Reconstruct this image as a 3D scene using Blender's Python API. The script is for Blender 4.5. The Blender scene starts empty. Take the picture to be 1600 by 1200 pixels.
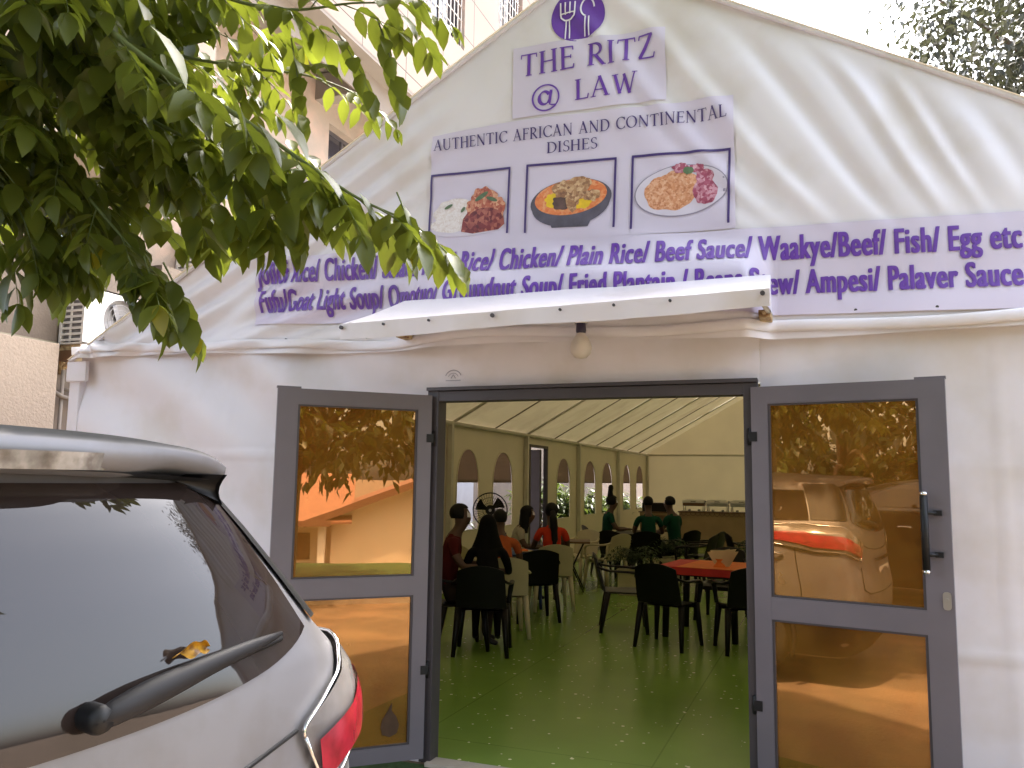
import bpy, bmesh, math, random
from mathutils import Vector, Matrix, noise
R_ = math.radians
random.seed(7)
S = bpy.context.scene
COL = S.collection

# ------------------------------------------------------------------ camera
cam = bpy.data.cameras.new("camera"); camo = bpy.data.objects.new("camera", cam); COL.objects.link(camo)
F_PX, PITCH, ROLL, YAW = 1283.23, 0.1160, 0.0144, 0.3659
camo.location = (2.1904, -4.5334, 1.6344)
_f = Vector((-math.sin(YAW)*math.cos(PITCH), math.cos(YAW)*math.cos(PITCH), math.sin(PITCH)))
_r0 = Vector((math.cos(YAW), math.sin(YAW), 0)); _u0 = _r0.cross(_f)
_r = _r0*math.cos(ROLL) + _u0*math.sin(ROLL); _u = -_r0*math.sin(ROLL) + _u0*math.cos(ROLL)
camo.rotation_euler = Matrix((_r, _u, -_f)).transposed().to_euler()
cam.sensor_width = 36.0; cam.lens = 36.0*F_PX/1600.0; cam.clip_start = 0.05; cam.clip_end = 2000
S.camera = camo

# ------------------------------------------------------------------ world, sun, exposure
SUN_EL, SUN_AZ = R_(62), math.atan2(0.06, 0.95)         # azimuth measured from +y towards +x
w = bpy.data.worlds.new("World"); S.world = w; w.use_nodes = True
nt = w.node_tree; bg = nt.nodes["Background"]
sky = nt.nodes.new("ShaderNodeTexSky"); sky.sky_type = 'NISHITA'; sky.sun_disc = False
sky.sun_elevation = SUN_EL; sky.sun_rotation = SUN_AZ
sky.air_density = 1.0; sky.dust_density = 4.5; sky.ozone_density = 1.0
hs_ = nt.nodes.new("ShaderNodeHueSaturation"); hs_.inputs["Saturation"].default_value = 0.6      # dusty, whitish harmattan sky
nt.links.new(sky.outputs[0], hs_.inputs["Color"]); nt.links.new(hs_.outputs[0], bg.inputs[0]); bg.inputs[1].default_value = 0.15
sun = bpy.data.lights.new("sun", 'SUN'); suno = bpy.data.objects.new("sun", sun); COL.objects.link(suno)
sun.energy = 2.0; sun.angle = R_(1.5); sun.color = (1.0, 0.93, 0.82)
_sd = Vector((math.sin(SUN_AZ)*math.cos(SUN_EL), math.cos(SUN_AZ)*math.cos(SUN_EL), math.sin(SUN_EL)))
suno.rotation_euler = _sd.to_track_quat('Z', 'Y').to_euler()
S.view_settings.view_transform = 'Standard'; S.view_settings.look = 'None'
S.view_settings.exposure = 3.0; S.view_settings.gamma = 1.0; S.view_settings.use_curve_mapping = False
S.render.engine = 'CYCLES'
S.cycles.use_denoising = True
S.cycles.max_bounces = 10; S.cycles.diffuse_bounces = 5; S.cycles.glossy_bounces = 4
S.cycles.transmission_bounces = 6; S.cycles.transparent_max_bounces = 12
S.cycles.sample_clamp_indirect = 6.0

# ------------------------------------------------------------------ materials
def srgb(r, g, b):
    f = lambda c: (c/255/12.92) if c/255 <= 0.04045 else ((c/255+0.055)/1.055)**2.4
    return (f(r), f(g), f(b))
def mat(name, col, rough=0.6, var=0.0, vscale=4.0, bump=0.0, bscale=40.0, metal=0.0, spec=0.5, trans=0.0, tcol=None,
        col2=None, c2scale=3.0, c2amt=0.0, coat=0.0, detail=5):
    m = bpy.data.materials.new(name); m.use_nodes = True
    n = m.node_tree.nodes; L = m.node_tree.links; p = n["Principled BSDF"]
    p.inputs["Roughness"].default_value = rough; p.inputs["Metallic"].default_value = metal
    p.inputs["Specular IOR Level"].default_value = spec; p.inputs["Coat Weight"].default_value = coat
    p.inputs["Coat Roughness"].default_value = 0.05
    tc = n.new("ShaderNodeTexCoord")
    rgb = n.new("ShaderNodeRGB"); rgb.outputs[0].default_value = (*col, 1); out = rgb.outputs[0]
    if col2 is not None:
        nz = n.new("ShaderNodeTexNoise"); nz.inputs["Scale"].default_value = c2scale; nz.inputs["Detail"].default_value = detail
        L.new(tc.outputs["Object"], nz.inputs["Vector"])
        rp = n.new("ShaderNodeValToRGB"); e = rp.color_ramp.elements
        e[0].position = 0.5 - 0.06; e[1].position = 0.5 + 0.12
        e[0].position = max(0, 0.62 - c2amt*0.5 - 0.06); e[1].position = min(1, 0.62 - c2amt*0.5 + 0.1)
        L.new(nz.outputs["Fac"], rp.inputs["Fac"])
        mx = n.new("ShaderNodeMixRGB"); L.new(rp.outputs[0], mx.inputs[0]); L.new(out, mx.inputs[1]); mx.inputs[2].default_value = (*col2, 1)
        out = mx.outputs[0]
    if var > 0:
        nz = n.new("ShaderNodeTexNoise"); nz.inputs["Scale"].default_value = vscale; nz.inputs["Detail"].default_value = 6
        L.new(tc.outputs["Object"], nz.inputs["Vector"])
        mr = n.new("ShaderNodeMapRange"); mr.inputs[1].default_value = 0.3; mr.inputs[2].default_value = 0.7
        mr.inputs[3].default_value = 1-var; mr.inputs[4].default_value = 1+var*0.6
        L.new(nz.outputs["Fac"], mr.inputs[0])
        mx = n.new("ShaderNodeVectorMath"); mx.operation = 'SCALE'; L.new(out, mx.inputs[0]); L.new(mr.outputs[0], mx.inputs["Scale"])
        out = mx.outputs[0]
    L.new(out, p.inputs["Base Color"])
    if bump > 0:
        nz = n.new("ShaderNodeTexNoise"); nz.inputs["Scale"].default_value = bscale; nz.inputs["Detail"].default_value = 6
        L.new(tc.outputs["Object"], nz.inputs["Vector"])
        b = n.new("ShaderNodeBump"); b.inputs["Strength"].default_value = bump; b.inputs["Distance"].default_value = 0.02
        L.new(nz.outputs["Fac"], b.inputs["Height"]); L.new(b.outputs[0], p.inputs["Normal"])
    if trans > 0:
        t = n.new("ShaderNodeBsdfTranslucent"); t.inputs[0].default_value = (*(tcol or col), 1)
        ms = n.new("ShaderNodeMixShader"); ms.inputs[0].default_value = trans
        L.new(p.outputs[0], ms.inputs[1]); L.new(t.outputs[0], ms.inputs[2])
        L.new(ms.outputs[0], n["Material Output"].inputs["Surface"])
    return m
def mirror_glass(name, tcol, gcol, refl, rough=0.0, film=0.2, fcol=(0.3, 0.16, 0.04)):
    """coated glass: see-through tint, mirror coating and a thin dusty film"""
    m = bpy.data.materials.new(name); m.use_nodes = True
    n = m.node_tree.nodes; L = m.node_tree.links; n.remove(n["Principled BSDF"])
    t = n.new("ShaderNodeBsdfTransparent"); t.inputs[0].default_value = (*tcol, 1)
    d = n.new("ShaderNodeBsdfDiffuse"); d.inputs[0].default_value = (*fcol, 1)
    tc = n.new("ShaderNodeTexCoord"); nz = n.new("ShaderNodeTexNoise"); nz.inputs["Scale"].default_value = 5.0; nz.inputs["Detail"].default_value = 8
    L.new(tc.outputs["Object"], nz.inputs["Vector"])
    fr = n.new("ShaderNodeMapRange"); fr.inputs[1].default_value = 0.3; fr.inputs[2].default_value = 0.75; fr.inputs[3].default_value = film*0.6; fr.inputs[4].default_value = film*1.6
    L.new(nz.outputs["Fac"], fr.inputs[0])
    m1 = n.new("ShaderNodeMixShader"); L.new(fr.outputs[0], m1.inputs[0]); L.new(t.outputs[0], m1.inputs[1]); L.new(d.outputs[0], m1.inputs[2])
    g = n.new("ShaderNodeBsdfGlossy"); g.inputs[0].default_value = (*gcol, 1); g.inputs["Roughness"].default_value = rough
    nb = n.new("ShaderNodeTexNoise"); nb.inputs["Scale"].default_value = 2.2; nb.inputs["Detail"].default_value = 1; L.new(tc.outputs["Object"], nb.inputs["Vector"])
    bp = n.new("ShaderNodeBump"); bp.inputs["Strength"].default_value = 0.02; bp.inputs["Distance"].default_value = 0.02; L.new(nb.outputs["Fac"], bp.inputs["Height"]); L.new(bp.outputs[0], g.inputs["Normal"])
    lw = n.new("ShaderNodeLayerWeight"); lw.inputs[0].default_value = 0.35
    mr = n.new("ShaderNodeMapRange"); mr.inputs[3].default_value = refl; mr.inputs[4].default_value = min(1, refl+0.5)
    L.new(lw.outputs["Fresnel"], mr.inputs[0])
    ms = n.new("ShaderNodeMixShader"); L.new(mr.outputs[0], ms.inputs[0]); L.new(m1.outputs[0], ms.inputs[1]); L.new(g.outputs[0], ms.inputs[2])
    L.new(ms.outputs[0], n["Material Output"].inputs["Surface"])
    return m
def voro_mat(name, cols, scale, rough=0.5, bump=0.3):
    m = bpy.data.materials.new(name); m.use_nodes = True
    n = m.node_tree.nodes; L = m.node_tree.links; p = n["Principled BSDF"]; p.inputs["Roughness"].default_value = rough
    tc = n.new("ShaderNodeTexCoord"); v = n.new("ShaderNodeTexVoronoi"); v.inputs["Scale"].default_value = scale
    nz = n.new("ShaderNodeTexNoise"); nz.inputs["Scale"].default_value = scale*0.35; nz.inputs["Detail"].default_value = 6
    L.new(tc.outputs["Object"], v.inputs["Vector"]); L.new(tc.outputs["Object"], nz.inputs["Vector"])
    ad = n.new("ShaderNodeMath"); ad.operation = 'MULTIPLY_ADD'; ad.inputs[1].default_value = 0.55
    sp = n.new("ShaderNodeSeparateColor"); L.new(v.outputs["Color"], sp.inputs[0]); L.new(sp.outputs[0], ad.inputs[0])
    hf = n.new("ShaderNodeMath"); hf.operation = 'MULTIPLY'; hf.inputs[1].default_value = 0.5; L.new(nz.outputs["Fac"], hf.inputs[0]); L.new(hf.outputs[0], ad.inputs[2])
    rp = n.new("ShaderNodeValToRGB"); e = rp.color_ramp.elements
    e[0].color = (*cols[0], 1); e[1].color = (*cols[-1], 1); e[0].position = 0.12; e[1].position = 0.85
    for i, c in enumerate(cols[1:-1]):
        q = e.new(0.12 + 0.73*(i+1)/(len(cols)-1)); q.color = (*c, 1)
    L.new(ad.outputs[0], rp.inputs[0]); L.new(rp.outputs[0], p.inputs["Base Color"])
    return m

M = {}
M['pvc'] = mat('white_pvc', (0.77, 0.735, 0.79), 0.42, var=0.06, vscale=1.2, bump=0.04, bscale=300, trans=0.06, tcol=(0.8, 0.68, 0.5), col2=(0.68, 0.63, 0.63), c2scale=1.6, c2amt=0.15)
M['roof'] = mat('roof_pvc', (0.80, 0.77, 0.68), 0.5, var=0.06, vscale=1.0, trans=0.032, tcol=(0.85, 0.70, 0.42), col2=(0.6, 0.55, 0.45), c2scale=1.2, c2amt=0.12)
M['liner'] = mat('wall_pvc', (0.74, 0.68, 0.52), 0.5, var=0.08, vscale=0.9, trans=0.025, tcol=(0.8, 0.66, 0.40))
M['pole'] = mat('white_steel', (0.6, 0.57, 0.48), 0.4, var=0.1)
M['seam'] = mat('seam_strap', (0.25, 0.22, 0.16), 0.7)
M['lilac'] = mat('lilac_vinyl', (0.65, 0.59, 0.735), 0.4, var=0.05, vscale=1.5, trans=0.05)
M['purple'] = mat('purple_ink', (0.135, 0.045, 0.36), 0.45, var=0.12, vscale=6)
M['violet'] = mat('dark_violet_ink', (0.06, 0.035, 0.16), 0.45)
M['whiteink'] = mat('white_ink', (0.75, 0.72, 0.8), 0.45)
M['alu'] = mat('grey_aluminium', (0.152, 0.138, 0.160), 0.42, var=0.08, vscale=3, metal=0.15, bump=0.02, bscale=200)
M['aludark'] = mat('dark_aluminium', (0.06, 0.052, 0.058), 0.5, var=0.1, metal=0.15)
M['amber'] = mirror_glass('amber_glass', (0.50, 0.23, 0.035), (0.90, 0.58, 0.29), 0.25, rough=0.008, film=0.34, fcol=(0.42, 0.20, 0.03))
M['black'] = mat('black_rubber', (0.008, 0.008, 0.009), 0.5, spec=0.35)
M['blackp'] = mat('black_plastic', (0.004, 0.0035, 0.004), 0.42, var=0.2, spec=0.25)
M['brownp'] = mat('brown_black_plastic', (0.009, 0.006, 0.005), 0.42, var=0.2, spec=0.3)
M['cream'] = mat('cream_plastic', (0.52, 0.46, 0.28), 0.4, var=0.08)
M['chrome'] = mat('chrome', (0.75, 0.75, 0.77), 0.15, metal=1.0)
M['steel'] = mat('steel', (0.45, 0.44, 0.42), 0.35, metal=0.9, var=0.1)
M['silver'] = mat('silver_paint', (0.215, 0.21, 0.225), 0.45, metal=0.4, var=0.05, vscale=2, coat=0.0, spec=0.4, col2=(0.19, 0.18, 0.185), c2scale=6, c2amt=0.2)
def paint_top_shade(m, col):
    """shade painted in: upward faces of a body go darker, browner and duller"""
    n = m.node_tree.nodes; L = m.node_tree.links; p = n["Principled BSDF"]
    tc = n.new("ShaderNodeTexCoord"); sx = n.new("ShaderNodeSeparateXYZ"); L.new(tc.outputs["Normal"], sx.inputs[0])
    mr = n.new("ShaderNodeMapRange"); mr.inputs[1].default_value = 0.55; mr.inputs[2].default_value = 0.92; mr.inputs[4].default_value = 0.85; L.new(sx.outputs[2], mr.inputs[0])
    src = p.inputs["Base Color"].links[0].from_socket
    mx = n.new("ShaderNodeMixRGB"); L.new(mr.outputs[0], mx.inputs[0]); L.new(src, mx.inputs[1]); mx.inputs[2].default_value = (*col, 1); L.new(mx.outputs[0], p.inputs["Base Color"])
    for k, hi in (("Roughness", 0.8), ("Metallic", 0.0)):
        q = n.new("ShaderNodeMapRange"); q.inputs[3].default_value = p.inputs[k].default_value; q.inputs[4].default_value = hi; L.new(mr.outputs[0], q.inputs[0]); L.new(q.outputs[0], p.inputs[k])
paint_top_shade(M['silver'], (0.10, 0.092, 0.086))  # tree shade on roof and spoiler put into the paint colour
M['darkpaint'] = mat('dark_paint', (0.03, 0.03, 0.035), 0.3, metal=0.3, coat=0.6)
M['carglass'] = mat('tinted_glass', (0.024, 0.017, 0.015), 0.02, spec=0.5)
M['carglass'].node_tree.nodes["Principled BSDF"].inputs["IOR"].default_value = 1.5
M['redlens'] = mat('red_lens', (0.30, 0.014, 0.028), 0.2, var=0.35, vscale=22, coat=0.4)
M['clearlens'] = mat('clear_lens', (0.20, 0.185, 0.18), 0.16, var=0.2, vscale=14, coat=0.5, metal=0.2)
M['lamplens'] = mat('brake_lens', (0.15, 0.125, 0.105), 0.25, var=0.5, vscale=26, coat=0.3, col2=(0.33, 0.30, 0.27), c2scale=20, c2amt=0.4)
M['tyre'] = mat('tyre_rubber', (0.02, 0.02, 0.02), 0.85, bump=0.2, bscale=60)
M['leafyellow'] = mat('yellow_leaf', (0.55, 0.28, 0.01), 0.5, var=0.3, vscale=40, trans=0.2, col2=(0.16, 0.07, 0.01), c2scale=60, c2amt=0.25)
M['bark'] = mat('bark', (0.10, 0.07, 0.045), 0.9, var=0.35, vscale=12, bump=0.8, bscale=25)
M['twig'] = mat('green_twig', (0.13, 0.16, 0.05), 0.6, var=0.2)
M['stucco'] = mat('pink_stucco', (0.27, 0.215, 0.175), 0.85, var=0.10, vscale=2.0, bump=0.25, bscale=70, col2=(0.34, 0.24, 0.19), c2scale=2.5, c2amt=0.2)
M['pilstucco'] = mat('rough_stucco', (0.33, 0.265, 0.215), 0.9, var=0.08, vscale=30, bump=0.4, bscale=45)
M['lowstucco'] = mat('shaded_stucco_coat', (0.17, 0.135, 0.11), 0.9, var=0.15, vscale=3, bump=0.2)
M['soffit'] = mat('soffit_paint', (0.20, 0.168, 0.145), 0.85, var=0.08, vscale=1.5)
M['darkglass'] = mat('dark_window', (0.03, 0.028, 0.035), 0.1, spec=0.8)
M['acwhite'] = mat('ac_enamel', (0.66, 0.63, 0.62), 0.4, var=0.06)
M['acgrey'] = mat('ac_fan_grey', (0.22, 0.21, 0.22), 0.6)
M['rust'] = mat('rusty_steel', (0.30, 0.16, 0.07), 0.8, var=0.4, vscale=25, col2=(0.5, 0.38, 0.22), c2scale=20, c2amt=0.4)
M['wood'] = mat('brown_wood', (0.16, 0.085, 0.045), 0.5, var=0.25, vscale=6)
M['counter'] = mat('counter_cloth', (0.36, 0.24, 0.14), 0.7, var=0.12, vscale=3)
M['redcloth'] = mat('red_cloth', (0.55, 0.02, 0.015), 0.7, var=0.15, vscale=10)
M['orangecloth'] = mat('orange_cloth', (0.75, 0.17, 0.02), 0.7, var=0.15, vscale=10)
M['bluetop'] = mat('blue_tabletop', (0.03, 0.06, 0.20), 0.35)
M['napkin'] = mat('napkin_paper', (0.70, 0.55, 0.33), 0.8)
M['white'] = mat('white_paint', (0.75, 0.74, 0.72), 0.55, var=0.05)
M['fern'] = mat('fern_green', (0.035, 0.06, 0.018), 0.6, var=0.3, vscale=10, trans=0.2)
M['bush'] = mat('bush_green', (0.10, 0.14, 0.03), 0.6, var=0.4, vscale=8, trans=0.25)
M['skin'] = mat('brown_skin', (0.09, 0.043, 0.027), 0.55, var=0.1)
M['hair'] = mat('black_hair', (0.003, 0.0025, 0.0025), 0.6, spec=0.25)
M['flap'] = mat('brown_flap', (0.20, 0.145, 0.11), 0.7, var=0.08, trans=0.25, tcol=(0.3, 0.2, 0.14))
M['housewall'] = mat('cream_wall', (0.70, 0.62, 0.50), 0.85, var=0.05, vscale=1)
M['houseroof'] = mat('brown_roof', (0.28, 0.13, 0.08), 0.7, var=0.15, vscale=3)
M['fascia'] = mat('fascia_brown', (0.17, 0.075, 0.045), 0.7)
M['concrete'] = mat('concrete', (0.42, 0.38, 0.33), 0.9, var=0.15, vscale=5, bump=0.3)
M['turf'] = mat('turf', (0.045, 0.10, 0.02), 0.9, var=0.3, vscale=40, bump=0.9, bscale=120)
M['bulb'] = mat('bulb_glass', (0.80, 0.74, 0.68), 0.5, spec=0.2, trans=0.3)
M['socket'] = mat('socket_purple', (0.03, 0.02, 0.05), 0.4)
M['red'] = mat('red_enamel', (0.5, 0.02, 0.03), 0.4)

def leaf_mat(name, base, back, tr):
    m = bpy.data.materials.new(name); m.use_nodes = True
    n = m.node_tree.nodes; L = m.node_tree.links; p = n["Principled BSDF"]
    at = n.new("ShaderNodeAttribute"); at.attribute_name = "tint"; at.attribute_type = 'GEOMETRY'
    rp = n.new("ShaderNodeValToRGB"); e = rp.color_ramp.elements
    e[0].color = (*base[0], 1); e[1].color = (*base[1], 1); q = e.new(0.93); q.color = (*base[1], 1); e[-1].color = (*base[2], 1)
    L.new(at.outputs["Fac"], rp.inputs[0]); L.new(rp.outputs[0], p.inputs["Base Color"])
    p.inputs["Roughness"].default_value = 0.38; p.inputs["Specular IOR Level"].default_value = 0.6
    t = n.new("ShaderNodeBsdfTranslucent")
    mx = n.new("ShaderNodeMixRGB"); mx.inputs[0].default_value = 0.5; L.new(rp.outputs[0], mx.inputs[1]); mx.inputs[2].default_value = (*back, 1)
    L.new(mx.outputs[0], t.inputs[0])
    ms = n.new("ShaderNodeMixShader"); ms.inputs[0].default_value = tr
    L.new(p.outputs[0], ms.inputs[1]); L.new(t.outputs[0], ms.inputs[2]); L.new(ms.outputs[0], n["Material Output"].inputs["Surface"])
    return m
M['leaf'] = leaf_mat('leaf_green', [(0.055, 0.072, 0.013), (0.150, 0.180, 0.025), (0.34, 0.28, 0.02)], (0.36, 0.42, 0.03), 0.45)
M['leafdark'] = leaf_mat('leaf_dark', [(0.020, 0.035, 0.009), (0.05, 0.08, 0.015), (0.12, 0.14, 0.02)], (0.18, 0.26, 0.03), 0.30)
M['leafpale'] = leaf_mat('leaf_pale', [(0.022, 0.024, 0.02), (0.04, 0.042, 0.026), (0.08, 0.08, 0.03)], (0.10, 0.11, 0.04), 0.25)

def floor_mat():
    m = mat('green_vinyl', (0.19, 0.315, 0.055), 0.24, var=0.18, vscale=0.9, spec=0.30, bump=0.03, bscale=5)
    n = m.node_tree.nodes; L = m.node_tree.links; p = n["Principled BSDF"]
    src = p.inputs["Base Color"].links[0].from_socket
    tc = n.new("ShaderNodeTexCoord"); v = n.new("ShaderNodeTexVoronoi"); v.inputs["Scale"].default_value = 15.0
    L.new(tc.outputs["Object"], v.inputs["Vector"])
    sp = n.new("ShaderNodeSeparateColor"); L.new(v.outputs["Color"], sp.inputs[0])
    th = n.new("ShaderNodeMath"); th.operation = 'MULTIPLY_ADD'; th.inputs[1].default_value = 0.30; th.inputs[2].default_value = -0.10; L.new(sp.outputs[0], th.inputs[0])
    lt = n.new("ShaderNodeMath"); lt.operation = 'LESS_THAN'; L.new(v.outputs["Distance"], lt.inputs[0]); L.new(th.outputs[0], lt.inputs[1])
    mx = n.new("ShaderNodeMixRGB"); L.new(lt.outputs[0], mx.inputs[0]); L.new(src, mx.inputs[1]); mx.inputs[2].default_value = (0.75, 0.77, 0.5, 1)
    # sheet joints
    br = n.new("ShaderNodeTexBrick"); br.offset = 0.0; br.inputs["Scale"].default_value = 1.0
    br.inputs["Brick Width"].default_value = 40.0; br.inputs["Row Height"].default_value = 1.5; br.inputs["Mortar Size"].default_value = 0.006
    br.inputs["Color1"].default_value = (1, 1, 1, 1); br.inputs["Color2"].default_value = (1, 1, 1, 1); br.inputs["Mortar"].default_value = (0.75, 0.75, 0.7, 1)
    mp = n.new("ShaderNodeMapping"); mp.inputs["Rotation"].default_value = (0, 0, R_(90)); mp.inputs["Location"].default_value = (0.4, 0.3, 0)
    L.new(tc.outputs["Object"], mp.inputs[0]); L.new(mp.outputs[0], br.inputs["Vector"])
    mm = n.new("ShaderNodeMixRGB"); mm.blend_type = 'MULTIPLY'; mm.inputs[0].default_value = 1.0
    L.new(mx.outputs[0], mm.inputs[1]); L.new(br.outputs[0], mm.inputs[2]); L.new(mm.outputs[0], p.inputs["Base Color"])
    return m
M['floor'] = floor_mat()
def ground_mat():
    m = mat('laterite', (0.24, 0.165, 0.105), 0.95, var=0.2, vscale=0.8, bump=0.5, bscale=30, col2=(0.17, 0.12, 0.08), c2scale=1.5, c2amt=0.35)
    return m
M['ground'] = ground_mat()
def panel_mat():
    m = mat('clad_panels', (0.27, 0.212, 0.175), 0.8, var=0.08, vscale=0.7, bump=0.12, bscale=60)
    n = m.node_tree.nodes; L = m.node_tree.links; p = n["Principled BSDF"]
    src = p.inputs["Base Color"].links[0].from_socket
    tc = n.new("ShaderNodeTexCoord"); mp = n.new("ShaderNodeMapping"); mp.inputs["Rotation"].default_value = (0, R_(0), 0)
    sx = n.new("ShaderNodeSeparateXYZ"); cx = n.new("ShaderNodeCombineXYZ"); L.new(tc.outputs["Object"], sx.inputs[0])
    sm = n.new("ShaderNodeMath"); sm.operation = 'ADD'; L.new(sx.outputs[0], sm.inputs[0]); L.new(sx.outputs[1], sm.inputs[1])
    L.new(sm.outputs[0], cx.inputs[0]); L.new(sx.outputs[2], cx.inputs[1])
    br = n.new("ShaderNodeTexBrick"); br.offset = 0.0; br.inputs["Scale"].default_value = 1.0
    br.inputs["Brick Width"].default_value = 1.35; br.inputs["Row Height"].default_value = 0.92; br.inputs["Mortar Size"].default_value = 0.010
    br.inputs["Color1"].default_value = (1, 1, 1, 1); br.inputs["Color2"].default_value = (0.96, 0.95, 0.94, 1); br.inputs["Mortar"].default_value = (0.18, 0.14, 0.12, 1)
    L.new(cx.outputs[0], br.inputs["Vector"])
    mm = n.new("ShaderNodeMixRGB"); mm.blend_type = 'MULTIPLY'; mm.inputs[0].default_value = 1.0
    L.new(src, mm.inputs[1]); L.new(br.outputs[0], mm.inputs[2]); L.new(mm.outputs[0], p.inputs["Base Color"])
    return m
M['panels'] = panel_mat()
M['rice'] = voro_mat('print_white_rice', [(0.62, 0.52, 0.50), (0.72, 0.66, 0.66), (0.78, 0.74, 0.76)], 110)
M['stew'] = voro_mat('print_red_stew', [(0.08, 0.012, 0.02), (0.20, 0.03, 0.035), (0.46, 0.16, 0.11)], 44)
M['chicken'] = voro_mat('print_chicken', [(0.22, 0.03, 0.03), (0.45, 0.12, 0.07), (0.66, 0.38, 0.24)], 55)
M['soup'] = voro_mat('print_orange_soup', [(0.62, 0.14, 0.05), (0.70, 0.22, 0.08), (0.75, 0.36, 0.18)], 60)
M['meat'] = voro_mat('print_meat', [(0.16, 0.07, 0.05), (0.38, 0.20, 0.10), (0.64, 0.44, 0.26)], 64)
M['jollof'] = voro_mat('print_orange_rice', [(0.38, 0.13, 0.06), (0.60, 0.27, 0.14), (0.72, 0.44, 0.30)], 90)
M['onion'] = voro_mat('print_purple_salad', [(0.20, 0.03, 0.07), (0.36, 0.08, 0.14), (0.62, 0.36, 0.44)], 60)
M['bowl'] = mat('print_dark_bowl', (0.10, 0.09, 0.125), 0.5, var=0.3, vscale=14)
M['darkmeat'] = mat('print_dark_meat', (0.12, 0.07, 0.065), 0.5, var=0.4, vscale=20)
M['yam'] = mat('print_yellow', (0.78, 0.52, 0.03), 0.5, var=0.15, vscale=20)
M['herb'] = mat('print_herb', (0.10, 0.16, 0.08), 0.5, var=0.3, vscale=40)
M['plate'] = mat('print_plate', (0.62, 0.57, 0.68), 0.5, var=0.06, vscale=8)
M['plateline'] = mat('print_plate_line', (0.28, 0.25, 0.34), 0.5)

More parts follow.
